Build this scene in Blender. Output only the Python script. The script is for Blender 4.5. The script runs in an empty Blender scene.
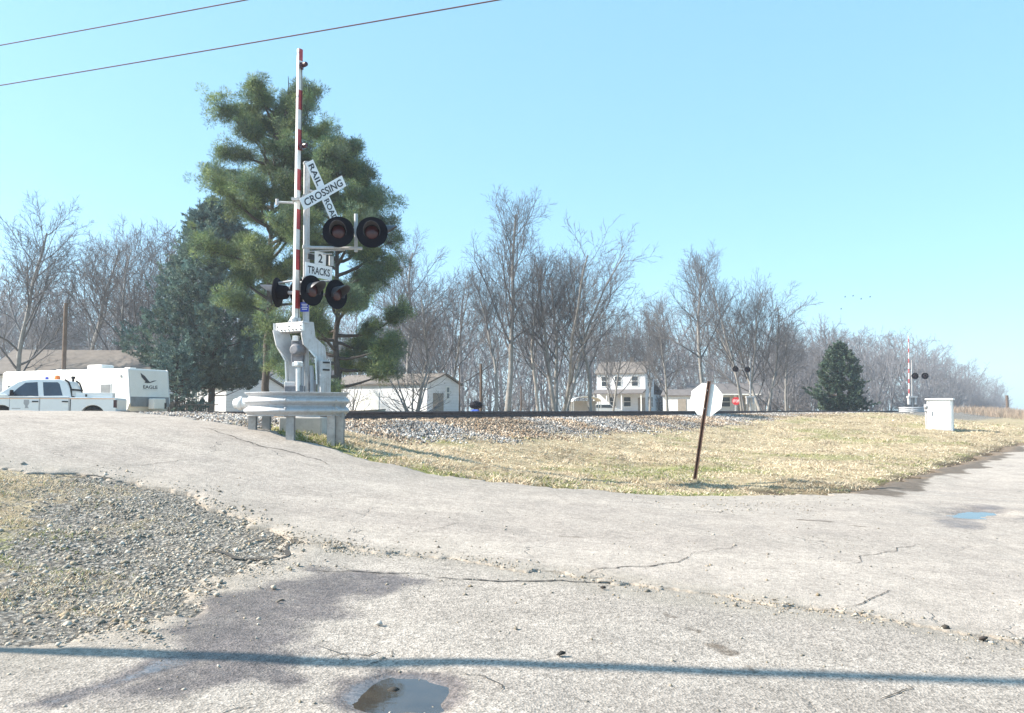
import bpy, bmesh, math, random
import numpy as np
from mathutils import Vector, Matrix

S = bpy.context.scene
COL = S.collection
R = math.radians
rng = np.random.default_rng(7)
random.seed(11)

# ------------------------------------------------------------------ camera
EYE = 1.6
F = 800.0
PITCH = math.atan((410.5 - 356.5) / F)
cam_d = bpy.data.cameras.new('camera')
cam_d.sensor_width = 36.0
cam_d.lens = F * 36.0 / 1024.0
cam_d.clip_start = 0.1
cam_d.clip_end = 3000
cam = bpy.data.objects.new('camera', cam_d)
COL.objects.link(cam)
cam.location = (0, 0, EYE)
cam.rotation_euler = (R(90) + PITCH, 0, 0)
S.camera = cam


def at(px, py, Y):
    """point at depth Y seen at a photo pixel"""
    u = (px - 512) / F
    v = (356.5 - py) / F
    dy = math.cos(PITCH) - v * math.sin(PITCH)
    dz = math.sin(PITCH) + v * math.cos(PITCH)
    k = Y / dy
    return Vector((u * k, Y, EYE + dz * k))


# ------------------------------------------------------------------ noise
def _hash(ix, iy, seed):
    h = (ix * 374761393 + iy * 668265263 + seed * 974634777) & 0xFFFFFFFF
    h = ((h ^ (h >> 13)) * 1274126177) & 0xFFFFFFFF
    return ((h ^ (h >> 16)) & 0xFFFF) / 65535.0


def vnoise(x, y, seed=0):
    x = np.asarray(x, float); y = np.asarray(y, float)
    ix = np.floor(x).astype(np.int64); iy = np.floor(y).astype(np.int64)
    fx = x - ix; fy = y - iy
    fx = fx * fx * (3 - 2 * fx); fy = fy * fy * (3 - 2 * fy)
    a = _hash(ix, iy, seed); b = _hash(ix + 1, iy, seed)
    c = _hash(ix, iy + 1, seed); d = _hash(ix + 1, iy + 1, seed)
    return (a * (1 - fx) + b * fx) * (1 - fy) + (c * (1 - fx) + d * fx) * fy


def fbm(x, y, seed=0, octaves=4):
    s = 0; a = .5; f = 1.0
    for k in range(octaves):
        s = s + a * vnoise(np.asarray(x) * f, np.asarray(y) * f, seed + k * 17)
        a *= .5; f *= 2.03
    return s / (1 - .5 ** octaves)


def smooth(a, b, x):
    t = np.clip((np.asarray(x, float) - a) / (b - a), 0, 1)
    return t * t * (3 - 2 * t)


# ------------------------------------------------------------------ terrain
ND = (.815, -.579)      # away from the tracks, towards the camera side
TD = (.579, .815)       # along the tracks


def sdist(X, Y):
    return 15.4 + ND[0] * X + ND[1] * Y


def tdist(X, Y):
    return TD[0] * X + TD[1] * Y


def xy(s, t):
    k = s - 15.4
    return (ND[0] * k + TD[0] * t, ND[1] * k + TD[1] * t)


def _prof(s, xs, zs):
    z = 0
    for o in (-.6, -.3, 0, .3, .6):
        z = z + np.interp(s + o, xs, zs)
    return z / 5


ROAD_X = [-60, -16, -9, -7, 0, 2, 4, 6, 8, 9.5, 11, 13, 15.6]
ROAD_Z = [.95, 1.02, 1.45, 1.55, 1.55, 1.45, 1.24, .87, .53, .36, .23, .12, -.06]
BANK_X = [-60, -13, -9.4, -8, 1.2, 2.4, 4, 5.5, 7, 9, 12, 15, 17]
BANK_Z = [.92, .92, 1.0, 1.34, 1.34, 1.0, .72, .44, .32, .26, .14, 0, -.06]
FAR_X = [-60, -13, -9, -7, 0, 6, 10, 14, 20, 60]
FAR_Z = [.92, 1.0, 1.3, 1.42, 1.42, 1.40, .9, .5, .2, .1]


def base(X, Y):
    X = np.asarray(X, float); Y = np.asarray(Y, float)
    s = sdist(X, Y); t = tdist(X, Y)
    w1 = 1 - smooth(9.5, 14, t)
    w2 = smooth(25, 52, t)
    zg = _prof(s, BANK_X, BANK_Z) * (1 - w2) + _prof(s, FAR_X, FAR_Z) * w2
    return _prof(s, ROAD_X, ROAD_Z) * w1 + zg * (1 - w1)


def at_ground(px, py):
    """where the sight line through a photo pixel meets the terrain"""
    lo = 2.0
    prev = None
    y = 2.5
    while y < 400:
        p = at(px, py, y)
        if p.z < float(base(p.x, p.y)):
            a, b = prev, y
            for _ in range(25):
                m = (a + b) / 2
                q = at(px, py, m)
                if q.z < float(base(q.x, q.y)):
                    b = m
                else:
                    a = m
            q = at(px, py, b)
            return (q.x, q.y)
        prev = y
        y += .15 + y * .01
    p = at(px, py, 60)
    return (p.x, p.y)


def poly_sdf(X, Y, poly):
    X = np.asarray(X, float); Y = np.asarray(Y, float)
    d = np.full(X.shape, 1e9); ins = np.zeros(X.shape, bool)
    n = len(poly)
    for i in range(n):
        ax, ay = poly[i]; bx, by = poly[(i + 1) % n]
        ex, ey = bx - ax, by - ay
        wx, wy = X - ax, Y - ay
        k = np.clip((wx * ex + wy * ey) / (ex * ex + ey * ey + 1e-12), 0, 1)
        d = np.minimum(d, (wx - ex * k) ** 2 + (wy - ey * k) ** 2)
        c = ((ay > Y) != (by > Y))
        with np.errstate(divide='ignore', invalid='ignore'):
            xi = ax + (Y - ay) / (by - ay + 1e-15) * ex
        ins ^= c & (X < xi)
    d = np.sqrt(d)
    return np.where(ins, -d, d)


def line_dist(X, Y, pts):
    d = np.full(np.shape(X), 1e9)
    for (ax, ay), (bx, by) in zip(pts, pts[1:]):
        ex, ey = bx - ax, by - ay
        wx, wy = X - ax, Y - ay
        k = np.clip((wx * ex + wy * ey) / (ex * ex + ey * ey + 1e-12), 0, 1)
        d = np.minimum(d, np.hypot(wx - ex * k, wy - ey * k))
    return d


G = at_ground
# zones of the ground (plan polygons)
SEAM_PX = [(283, 538), (340, 552), (430, 560), (520, 573), (590, 583), (680, 598), (770, 609), (860, 621), (960, 639), (1024, 650)]
SEAM = [G(*p) for p in SEAM_PX]
ROAD_UP = [G(*p) for p in [(212, 423), (245, 428), (272, 433), (310, 444), (345, 454), (385, 465), (430, 475), (495, 484), (560, 490), (630, 495), (700, 497), (780, 497), (850, 495), (880, 489), (910, 480), (960, 465), (1000, 452), (1022, 444)]]
ROAD = [(-14, 4.5), xy(6.2, -7), xy(-14, -9), xy(-14, 8.3), xy(.2, 8.6)] + ROAD_UP + [(36, 40), (60, 60), (80, 50), (60, 10), (20, 3.6), SEAM[-1]] + SEAM[::-1][1:] + [G(*p) for p in [(240, 519), (175, 496), (110, 480), (60, 474), (0, 468)]]
APRON = [G(*p) for p in [(1024, 640), (860, 612), (680, 590), (520, 566), (340, 545), (288, 540), (262, 566), (215, 585), (180, 612), (120, 634), (40, 646), (0, 650)]] + [(-9, 5.2), (-9, -4), (20, -4), (20, 3.8)]
WET_PATCH = [G(*p) for p in [(310, 570), (430, 579), (440, 586), (372, 601), (362, 618), (330, 640), (318, 660), (350, 690), (300, 700), (240, 690), (120, 713), (40, 713), (110, 688), (170, 660), (160, 628), (185, 606), (230, 592)]]
WET_STREAK = [G(*p) for p in [(150, 662), (225, 655), (190, 672), (120, 692), (60, 712), (10, 713), (60, 700), (110, 684)]]
PUDDLE = [G(*p) for p in [(360, 686), (385, 682), (415, 685), (436, 693), (440, 702), (425, 710), (395, 712), (368, 708), (356, 698)]]
PUDDLE_FAR = [G(*p) for p in [(952, 517), (966, 513.5), (984, 512.5), (996, 514), (986, 517), (970, 519)]]
PUDDLE_FAR_WET = [G(*p) for p in [(930, 518), (952, 510), (992, 509), (1012, 514), (992, 526), (952, 532)]]
GRAVEL = [G(*p) for p in [(0, 470), (60, 477), (110, 483), (175, 500), (240, 523), (285, 541), (262, 566), (215, 585), (180, 612), (120, 634), (0, 652)]]
GRAVEL += [(-9, 5.6), (-13, 5.2), (-13, 9)]
MUD_LINE = [G(*p) for p in [(775, 492), (850, 493), (880, 488), (910, 479), (960, 463), (1000, 450), (1022, 442)]]
STAINS = [([G(*p) for p in q], w) for q, w in [
    ([(664, 618), (674, 621)], .05), ([(686, 631), (698, 635)], .045), ([(714, 649), (730, 656)], .09), ([(748, 671), (756, 676)], .05),
    ([(800, 523), (830, 525)], .09), ([(850, 529), (866, 531)], .06), ([(470, 640), (480, 642)], .03), ([(560, 540), (580, 541)], .05)]]
MAST_SHADOW = [[G(*p) for p in [(556, 469), (590, 473), (640, 482), (688, 484)]], [G(*p) for p in [(782, 489), (830, 492), (868, 492)]]]  # cast shadow of the signal mast on the grass, painted dark


def road_sdf(X, Y):
    n = fbm(X * 1.7, Y * 1.7, 3, 3) - .5
    n2 = fbm(X * 6, Y * 6, 5, 4) - .5
    return poly_sdf(X, Y, ROAD) + n * .45 + n2 * .22


def apron_sdf(X, Y):
    n = fbm(X * 2.1, Y * 2.1, 23, 3) - .5
    n2 = fbm(X * 7, Y * 7, 25, 4) - .5
    return poly_sdf(X, Y, APRON) + n * .5 + n2 * .22


def dips(X, Y):
    """shallow hollows that hold the puddles"""
    z = 0
    for P, w, d in ((PUDDLE, .20, .05), (PUDDLE_FAR, .5, .05)):
        z = z - d * (1 - smooth(-.15, w, poly_sdf(X, Y, P) + (fbm(X * 5, Y * 5, 7, 3) - .5) * .32))
    return z


PUD_Z = [(P, float(base(*np.mean(P, 0))) + .03) for P in (PUDDLE, PUDDLE_FAR)]


def paved(X, Y):
    z = base(X, Y) + .03 + (fbm(X * .8, Y * .8, 41, 3) - .5) * .035 * smooth(1, 4, np.abs(sdist(X, Y)) )
    for P, zc in PUD_Z:
        k = 1 - smooth(.05, .8, poly_sdf(X, Y, P))
        z = z * (1 - k) + zc * k
    rs = np.minimum(road_sdf(X, Y), apron_sdf(X, Y))
    return z + dips(X, Y) - .024 * smooth(-.22, 0, rs)


def terrain(X, Y):
    """bare ground outside paving, pushed down a little underneath it"""
    X = np.asarray(X, float); Y = np.asarray(Y, float)
    rs = np.minimum(road_sdf(X, Y), apron_sdf(X, Y))
    rough = (fbm(X * 1.3, Y * 1.3, 61, 4) - .5) * .16 + (fbm(X * 5, Y * 5, 67, 3) - .5) * .05
    s = sdist(X, Y)
    k = smooth(.02, .9, rs) * smooth(2.0, 3.4, np.where(s > -4, s, 3.5))
    sink = 0
    for L in MAST_SHADOW:
        sink = sink - .09 * (1 - smooth(.05, .35, line_dist(X, Y, L)))  # ground also pressed down along the painted mast shadow
    sink = sink - .05 * (1 - smooth(.1, .6, line_dist(X, Y, MUD_LINE)))
    z = base(X, Y) + rough * k + sink * smooth(0, .2, rs)
    return z - .07 * (1 - smooth(-.35, -.12, rs))


# ------------------------------------------------------------------ materials
def newmat(name):
    m = bpy.data.materials.new(name)
    m.use_nodes = True
    nt = m.node_tree
    b = nt.nodes['Principled BSDF']
    return m, nt, b


def N(nt, kind, **kw):
    n = nt.nodes.new(kind)
    for k, v in kw.items():
        if k.startswith('i_'):
            n.inputs[k[2:].replace('_', ' ')].default_value = v
        else:
            setattr(n, k, v)
    return n


def ramp(nt, fac, stops):
    r = nt.nodes.new('ShaderNodeValToRGB')
    e = r.color_ramp.elements
    while len(e) < len(stops):
        e.new(.5)
    for k, (p, c) in enumerate(stops):
        e[k].position = p
        e[k].color = (c[0], c[1], c[2], 1) if not isinstance(c, (int, float)) else (c, c, c, 1)
    nt.links.new(fac, r.inputs['Fac'])
    return r.outputs['Color']


def mixc(nt, fac, a, b, mode='MIX'):
    m = nt.nodes.new('ShaderNodeMix')
    m.data_type = 'RGBA'
    m.blend_type = mode
    for sock, v in ((m.inputs['Factor'], fac), (m.inputs['A'], a), (m.inputs['B'], b)):
        if isinstance(v, (int, float)):
            sock.default_value = v
        elif isinstance(v, tuple):
            sock.default_value = (*v, 1) if len(v) == 3 else v
        else:
            nt.links.new(v, sock)
    for i in m.inputs:
        pass
    return m.outputs['Result']


def mixcol(nt, fac, a, b, mode='MIX'):
    m = nt.nodes.new('ShaderNodeMix')
    m.data_type = 'RGBA'
    m.blend_type = mode
    fa, A, B = m.inputs[0], m.inputs[6], m.inputs[7]
    for sock, v in ((fa, fac), (A, a), (B, b)):
        if isinstance(v, (int, float)):
            sock.default_value = v
        elif isinstance(v, tuple):
            sock.default_value = (*v, 1)
        else:
            nt.links.new(v, sock)
    return m.outputs[2]


def math_node(nt, op, a, b=None, clamp=False):
    m = nt.nodes.new('ShaderNodeMath')
    m.operation = op
    m.use_clamp = clamp
    for i, v in enumerate((a, b)):
        if v is None:
            continue
        if isinstance(v, (int, float)):
            m.inputs[i].default_value = v
        else:
            nt.links.new(v, m.inputs[i])
    return m.outputs[0]


def noise(nt, scale, detail=4, rough=.6, coord=None, dist=0):
    n = nt.nodes.new('ShaderNodeTexNoise')
    n.inputs['Scale'].default_value = scale
    n.inputs['Detail'].default_value = detail
    n.inputs['Roughness'].default_value = rough
    n.inputs['Distortion'].default_value = dist
    if coord is not None:
        nt.links.new(coord, n.inputs['Vector'])
    return n.outputs['Fac']


def objco(nt):
    return nt.nodes.new('ShaderNodeTexCoord').outputs['Object']


def bump(nt, b, h, strength=.3, dist=.02):
    n = nt.nodes.new('ShaderNodeBump')
    n.inputs['Strength'].default_value = strength
    n.inputs['Distance'].default_value = dist
    nt.links.new(h, n.inputs['Height'])
    nt.links.new(n.outputs['Normal'], b.inputs['Normal'])


def M(name, col, rough=.6, metal=0.0, var=.15, scale=6.0, dirt=None, dirt_amt=.5, spec=.5, bmp=0, streak=0, boards=0):
    """worn painted / bare surface: base colour, broad mottling, optional dirt patches"""
    m, nt, b = newmat(name)
    c = objco(nt)
    n1 = noise(nt, scale, 5, .65, c)
    lo = tuple(max(0, x * (1 - var)) for x in col)
    hi = tuple(min(1, x * (1 + var)) for x in col)
    out = ramp(nt, n1, [(.3, lo), (.7, hi)])
    if dirt is not None:
        n2 = noise(nt, scale * 2.3, 6, .7, c, 1.0)
        f = ramp(nt, n2, [(.5, 0.0), (.75, dirt_amt)])
        out = mixcol(nt, f, out, dirt)
    if streak:      # runs of rust and grime down the upright faces
        mp = nt.nodes.new('ShaderNodeMapping')
        mp.inputs['Scale'].default_value = (16, 16, 1.3)
        nt.links.new(c, mp.inputs['Vector'])
        f = ramp(nt, noise(nt, 1.0, 5, .7, mp.outputs['Vector']), [(.5, 0.0), (.72, streak)])
        out = mixcol(nt, f, out, (.20, .12, .075))
        f = ramp(nt, noise(nt, 26, 4, .7, c), [(.6, 0.0), (.72, streak)])
        out = mixcol(nt, f, out, (.16, .13, .11))
    if boards:      # lapped boards: a dark line under each
        wv = nt.nodes.new('ShaderNodeTexWave')
        wv.bands_direction = 'Z'; wv.wave_profile = 'SAW'
        wv.inputs['Scale'].default_value = boards
        nt.links.new(c, wv.inputs['Vector'])
        out = mixcol(nt, ramp(nt, wv.outputs['Fac'], [(.0, .45), (.14, 0.0)]), out, (.25, .25, .26))
    nt.links.new(out, b.inputs['Base Color'])
    b.inputs['Roughness'].default_value = rough
    b.inputs['Metallic'].default_value = metal
    b.inputs['Specular IOR Level'].default_value = spec
    if bmp:
        bump(nt, b, noise(nt, scale * 5, 4, .6, c), bmp, .01)
    return m


def ground_material():
    m, nt, b = newmat('ground_dirt_and_dry_grass')
    c = objco(nt)
    at_ = N(nt, 'ShaderNodeAttribute', attribute_name='zone')
    sep = nt.nodes.new('ShaderNodeSeparateColor')
    nt.links.new(at_.outputs['Color'], sep.inputs[0])
    grav, green, mud = sep.outputs  # mud also carries the painted mast shadow
    straw = ramp(nt, noise(nt, 3.0, 6, .7, c), [(.3, (.25, .18, .11)), (.5, (.44, .355, .23)), (.72, (.56, .47, .31))])
    fine = ramp(nt, noise(nt, 60, 3, .7, c), [(.3, .55), (.7, 1.25)])
    straw = mixcol(nt, .8, straw, fine, 'MULTIPLY')
    v = N(nt, 'ShaderNodeTexVoronoi'); v.inputs['Scale'].default_value = 26
    nt.links.new(c, v.inputs['Vector'])
    stone = ramp(nt, v.outputs['Color'], [(.1, (.19, .175, .155)), (.5, (.31, .285, .25)), (.9, (.44, .41, .37))])
    stone = mixcol(nt, ramp(nt, v.outputs['Distance'], [(.3, 0.0), (.7, .75)]), stone, (.07, .065, .06))
    gr = ramp(nt, noise(nt, 9, 5, .7, c), [(.3, (.09, .12, .025)), (.7, (.24, .28, .07))])
    col = mixcol(nt, green, straw, gr)
    nz = noise(nt, 7, 5, .7, c)
    gf = math_node(nt, 'ADD', grav, math_node(nt, 'MULTIPLY', math_node(nt, 'SUBTRACT', nz, .5), .9))
    gf = ramp(nt, gf, [(.4, 0.0), (.6, 1.0)])
    col = mixcol(nt, gf, col, stone)
    col = mixcol(nt, mud, col, ramp(nt, noise(nt, 5, 5, .7, c), [(.35, (.05, .036, .024)), (.7, (.15, .11, .075))]))
    nt.links.new(col, b.inputs['Base Color'])
    b.inputs['Roughness'].default_value = .95
    b.inputs['Specular IOR Level'].default_value = .2
    bump(nt, b, math_node(nt, 'ADD', noise(nt, 40, 5, .7, c), math_node(nt, 'MULTIPLY', v.outputs['Distance'], grav)), .8, .05)
    return m


def paving_material(name, light, dark, chip, chip_scale, tint):
    """old asphalt: broad fading, aggregate speckle, hairline cracks; zone.r = wet, zone.g = dust/gravel, zone.b = mud/oil"""
    m, nt, b = newmat(name)
    c = objco(nt)
    at_ = N(nt, 'ShaderNodeAttribute', attribute_name='zone')
    sep = nt.nodes.new('ShaderNodeSeparateColor')
    nt.links.new(at_.outputs['Color'], sep.inputs[0])
    wet, dust, mud = sep.outputs
    mp = nt.nodes.new('ShaderNodeMapping')
    mp.inputs['Rotation'].default_value = (0, 0, R(-24))
    mp.inputs['Scale'].default_value = (.22, 1.0, 1)
    nt.links.new(c, mp.inputs['Vector'])
    broad = ramp(nt, noise(nt, 1.1, 5, .62, mp.outputs['Vector']), [(.3, dark), (.68, light)])
    broad = mixcol(nt, ramp(nt, noise(nt, .45, 4, .6, c), [(.35, 0.0), (.7, .6)]), broad, tint)
    v = N(nt, 'ShaderNodeTexVoronoi'); v.inputs['Scale'].default_value = chip_scale
    nt.links.new(c, v.inputs['Vector'])
    sp = ramp(nt, v.outputs['Color'], [(.05, 1 - chip), (.5, 1.0), (.95, 1 + chip * .8)])
    col = mixcol(nt, 1.0, broad, sp, 'MULTIPLY')
    sp2 = ramp(nt, noise(nt, 14, 8, .8, c), [(.32, .66), (.6, 1.14)])
    col = mixcol(nt, .85, col, sp2, 'MULTIPLY')
    sp3 = ramp(nt, noise(nt, 2.6, 7, .72, c), [(.35, .82), (.62, 1.08)])
    col = mixcol(nt, .9, col, sp3, 'MULTIPLY')
    # dark pits and streaks drawn out along the wheel tracks
    mp2 = nt.nodes.new('ShaderNodeMapping')
    mp2.inputs['Rotation'].default_value = (0, 0, R(14))
    mp2.inputs['Scale'].default_value = (1.6, 9.0, 1)
    nt.links.new(c, mp2.inputs['Vector'])
    pit = ramp(nt, noise(nt, 1.0, 5, .7, mp2.outputs['Vector']), [(.62, 0.0), (.74, .55)])
    col = mixcol(nt, pit, col, tuple(x * .45 for x in dark))
    # faint sealed repair patches
    v3 = N(nt, 'ShaderNodeTexVoronoi'); v3.inputs['Scale'].default_value = .22
    nt.links.new(mp.outputs['Vector'], v3.inputs['Vector'])
    pt = ramp(nt, v3.outputs['Color'], [(.0, .86), (.45, 1.0), (1.0, 1.05)])
    col = mixcol(nt, .7, col, pt, 'MULTIPLY')
    # scattered short hairline cracks
    wob = nt.nodes.new('ShaderNodeTexNoise'); wob.inputs['Scale'].default_value = 3.0; wob.inputs['Detail'].default_value = 5
    nt.links.new(c, wob.inputs['Vector'])
    addv = nt.nodes.new('ShaderNodeVectorMath'); addv.operation = 'ADD'
    scl = nt.nodes.new('ShaderNodeVectorMath'); scl.operation = 'SCALE'; scl.inputs['Scale'].default_value = .45
    nt.links.new(wob.outputs['Color'], scl.inputs[0])
    nt.links.new(c, addv.inputs[0]); nt.links.new(scl.outputs[0], addv.inputs[1])
    v2 = N(nt, 'ShaderNodeTexVoronoi', feature='DISTANCE_TO_EDGE'); v2.inputs['Scale'].default_value = .62
    nt.links.new(addv.outputs[0], v2.inputs['Vector'])
    ck = ramp(nt, v2.outputs['Distance'], [(.0, 1.0), (.007, 0.0)])
    gate = ramp(nt, noise(nt, .8, 3, .6, c), [(.52, 0.0), (.64, .7)])
    ckf = math_node(nt, 'MULTIPLY', ck, gate)
    col = mixcol(nt, ckf, col, (.05, .045, .04))
    # dust, mud and oil
    col = mixcol(nt, math_node(nt, 'MULTIPLY', dust, .7), col, mixcol(nt, .9, (.26, .232, .195), sp2, 'MULTIPLY'))
    mudc = ramp(nt, noise(nt, 6, 5, .7, c), [(.35, (.05, .038, .028)), (.7, (.14, .105, .075))])
    mn = ramp(nt, math_node(nt, 'ADD', mud, math_node(nt, 'MULTIPLY', math_node(nt, 'SUBTRACT', noise(nt, 11, 5, .7, c), .5), .7)), [(.35, 0.0), (.65, 1.0)])
    mn = math_node(nt, 'MULTIPLY', mn, ramp(nt, mud, [(.05, 0.0), (.25, 1.0)]))
    col = mixcol(nt, math_node(nt, 'MULTIPLY', mn, .85), col, mudc)
    wn = ramp(nt, math_node(nt, 'ADD', wet, math_node(nt, 'MULTIPLY', math_node(nt, 'SUBTRACT', noise(nt, 5, 8, .8, c), .5), 1.1)), [(.3, 0.0), (.75, 1.0)])
    wn = math_node(nt, 'MULTIPLY', wn, ramp(nt, wet, [(.02, 0.0), (.2, 1.0)]))
    wetc = mixcol(nt, 1.0, col, (.46, .44, .47), 'MULTIPLY')
    col = mixcol(nt, wn, col, wetc)
    nt.links.new(col, b.inputs['Base Color'])
    r0 = ramp(nt, wn, [(0, .92), (1, .30)])
    nt.links.new(r0, b.inputs['Roughness'])
    b.inputs['Specular IOR Level'].default_value = .35
    h = math_node(nt, 'ADD', math_node(nt, 'MULTIPLY', v.outputs['Distance'], .6), noise(nt, chip_scale * .5, 5, .7, c))
    h = math_node(nt, 'SUBTRACT', h, math_node(nt, 'MULTIPLY', ckf, 2.0))
    film = ramp(nt, math_node(nt, 'ADD', wet, math_node(nt, 'MULTIPLY', math_node(nt, 'SUBTRACT', noise(nt, 8, 6, .75, c), .5), .9)), [(.80, 0.0), (1.0, 1.0)])
    film = math_node(nt, 'MULTIPLY', film, wn)
    nt.links.new(ramp(nt, math_node(nt, 'ADD', math_node(nt, 'MULTIPLY', wn, .5), math_node(nt, 'MULTIPLY', film, .5)), [(0, .92), (.5, .45), (1, .10)]), b.inputs['Roughness'])
    nt.links.new(ramp(nt, film, [(0, .35), (1, .9)]), b.inputs['Specular IOR Level'])
    bn = nt.nodes.new('ShaderNodeBump')
    bn.inputs['Distance'].default_value = .012
    nt.links.new(ramp(nt, film, [(0, .55), (1, .05)]), bn.inputs['Strength'])
    nt.links.new(h, bn.inputs['Height']); nt.links.new(bn.outputs['Normal'], b.inputs['Normal'])
    return m


def attr_material(name, rough=.9, spec=.2, translucent=0.0):
    m, nt, b = newmat(name)
    a = N(nt, 'ShaderNodeAttribute', attribute_name='tint')
    nt.links.new(a.outputs['Color'], b.inputs['Base Color'])
    b.inputs['Roughness'].default_value = rough
    b.inputs['Specular IOR Level'].default_value = spec
    if translucent:
        t = nt.nodes.new('ShaderNodeBsdfTranslucent')
        nt.links.new(a.outputs['Color'], t.inputs['Color'])
        mx = nt.nodes.new('ShaderNodeMixShader')
        mx.inputs[0].default_value = translucent
        nt.links.new(b.outputs[0], mx.inputs[1]); nt.links.new(t.outputs[0], mx.inputs[2])
        nt.links.new(mx.outputs[0], nt.nodes['Material Output'].inputs['Surface'])
    return m


def glass_mat(name, col=(.03, .04, .05), rough=.08):
    m, nt, b = newmat(name)
    n = ramp(nt, noise(nt, 2, 3, .6, objco(nt)), [(.3, col), (.7, tuple(x * 1.6 for x in col))])
    nt.links.new(n, b.inputs['Base Color'])
    b.inputs['Roughness'].default_value = rough
    return m


MT = {
    'ground': ground_material(),
    'road': paving_material('worn_road_asphalt', (.435, .38, .33), (.315, .272, .24), .28, 70, (.395, .345, .30)),
    'apron': paving_material('coarse_apron_asphalt', (.365, .325, .285), (.265, .232, .205), .5, 75, (.35, .305, .265)),
    'stone': attr_material('loose_stones', .9, .2),
    'blade': attr_material('dry_grass_blades', .85, .2, .25),
    'needle': attr_material('evergreen_needles', .7, .3, .15),
    'crack': M('crack_dirt', (.06, .052, .045), .95, var=.4, scale=14),
    'rail': M('rail_rust', (.10, .07, .065), .7, .2, .35, 9),
    'railtop': M('rail_running_face', (.30, .28, .27), .35, .9, .1, 9),
    'tie': M('creosote_timber', (.065, .05, .042), .9, 0, .4, 5, bmp=.3),
    'alu': M('weathered_aluminium', (.62, .62, .63), .5, .35, .08, 5, (.35, .33, .30), .35),
    'silver': M('silver_painted_steel', (.49, .49, .50), .55, .1, .12, 4, (.26, .22, .18), .6, streak=.5),
    'white': M('white_paint', (.76, .76, .75), .45, 0, .06, 4, (.45, .40, .33), .5, streak=.35),
    'signwhite': M('sign_white_sheet', (.80, .80, .82), .4, 0, .03, 4, (.6, .58, .55), .2),
    'red': M('arm_red_sheet', (.42, .045, .05), .45, 0, .15, 7, (.5, .3, .28), .3),
    'letter': M('black_lettering', (.02, .02, .025), .5, 0, .2, 6),
    'black': M('matt_black_paint', (.007, .007, .012), .75, 0, .25, 6, spec=.15),
    'blackin': M('hood_inside_black', (.012, .012, .016), .7, 0, .2, 6),
    'hoodlit': M('sunlit_black_hood', (.07, .07, .08), .45, 0, .2, 6),  # black hood lifted to grey, sun glare put into its colour
    'lens': M('dark_red_lens', (.055, .014, .018), .22, 0, .35, 14),
    'blue': M('blue_notice_sheet', (.02, .05, .45), .5, 0, .1, 6),
    'galv': M('galvanised_steel', (.44, .45, .47), .5, .12, .07, 3, (.30, .29, .28), .55, streak=.4),
    'post': M('weathered_guard_post', (.36, .35, .34), .7, .2, .2, 6, (.2, .17, .14), .6),
    'rust': M('rusted_post', (.10, .055, .04), .85, .2, .45, 12),
    'signback': M('bare_sign_back', (.82, .82, .81), .5, .0, .03, 5, (.5, .46, .40), .4, streak=.25),
    'stopred': M('stop_sign_red', (.5, .03, .04), .5, 0, .05, 5),
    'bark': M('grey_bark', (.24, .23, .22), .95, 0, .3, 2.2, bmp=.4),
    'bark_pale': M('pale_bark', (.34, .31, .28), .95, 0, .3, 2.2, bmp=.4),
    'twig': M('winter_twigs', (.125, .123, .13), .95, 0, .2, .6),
    'twig_haze': M('haze_toned_twigs', (.19, .188, .205), .95, 0, .2, .3),  # paler and bluer than the near twigs: distance haze put into the colour
    'pinebark': M('pine_bark', (.07, .058, .052), .95, 0, .35, 4),
    'polewood': M('treated_pole_timber', (.12, .085, .065), .9, 0, .3, 3),
    'wire': M('wire_sheath', (.10, .045, .04), .8, 0, .1, 1),
    'cabinet': M('white_cabinet_enamel', (.78, .78, .78), .5, 0, .04, 2, (.5, .46, .40), .4, streak=.2),
    'cabgrey': M('cabinet_grey_steel', (.38, .38, .40), .55, .2, .1, 5),
    'motor': M('grimy_motor_grey', (.17, .17, .19), .6, .2, .3, 8, (.07, .06, .05), .6),
    'concrete': M('concrete', (.40, .38, .35), .9, 0, .15, 4, (.2, .18, .16), .4),
    'truck': M('truck_white_paint', (.78, .79, .80), .3, 0, .02, 1.5, (.5, .47, .42), .15),
    'trailer': M('trailer_white_panel', (.76, .75, .72), .4, 0, .03, 1.2, (.5, .47, .4), .2),
    'trailergrey': M('trailer_stone_guard', (.20, .21, .22), .5, .2, .15, 5),
    'glass': glass_mat('dark_window_glass'),
    'truckglass': glass_mat('vehicle_glass', (.035, .05, .075), .05),
    'tyre': M('tyre_rubber', (.02, .02, .02), .85, 0, .3, 6),
    'rim': M('wheel_rim', (.45, .45, .46), .35, .7, .1, 6),
    'amber': M('amber_beacon', (.85, .20, .03), .3, 0, .1, 6),
    'orange': M('orange_pinstripe', (.75, .38, .18), .5, 0, .1, 6),
    'siding': M('white_siding', (.69, .70, .73), .65, 0, .05, 1.2, (.45, .44, .42), .4, boards=1.3),
    'roofbrown': M('brown_shingle', (.165, .145, .13), .9, 0, .2, 2.5, bmp=.4),
    'roofgrey': M('grey_shingle', (.13, .12, .12), .9, 0, .2, 2.5, bmp=.4),
    'trim': M('white_trim', (.78, .78, .76), .6, 0, .04, 3),
    'porchwood': M('grey_porch_timber', (.28, .25, .22), .85, 0, .2, 3),
    'fence': M('weathered_fence_timber', (.20, .165, .14), .9, 0, .3, 3),
    'tarp': M('blue_tarpaulin', (.05, .10, .42), .6, 0, .15, 4),
    'boat': M('dull_green_boat_hull', (.30, .30, .24), .6, .1, .15, 4),
    'dark': M('dark_interior', (.03, .03, .03), .8, 0, .2, 4),
}


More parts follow.
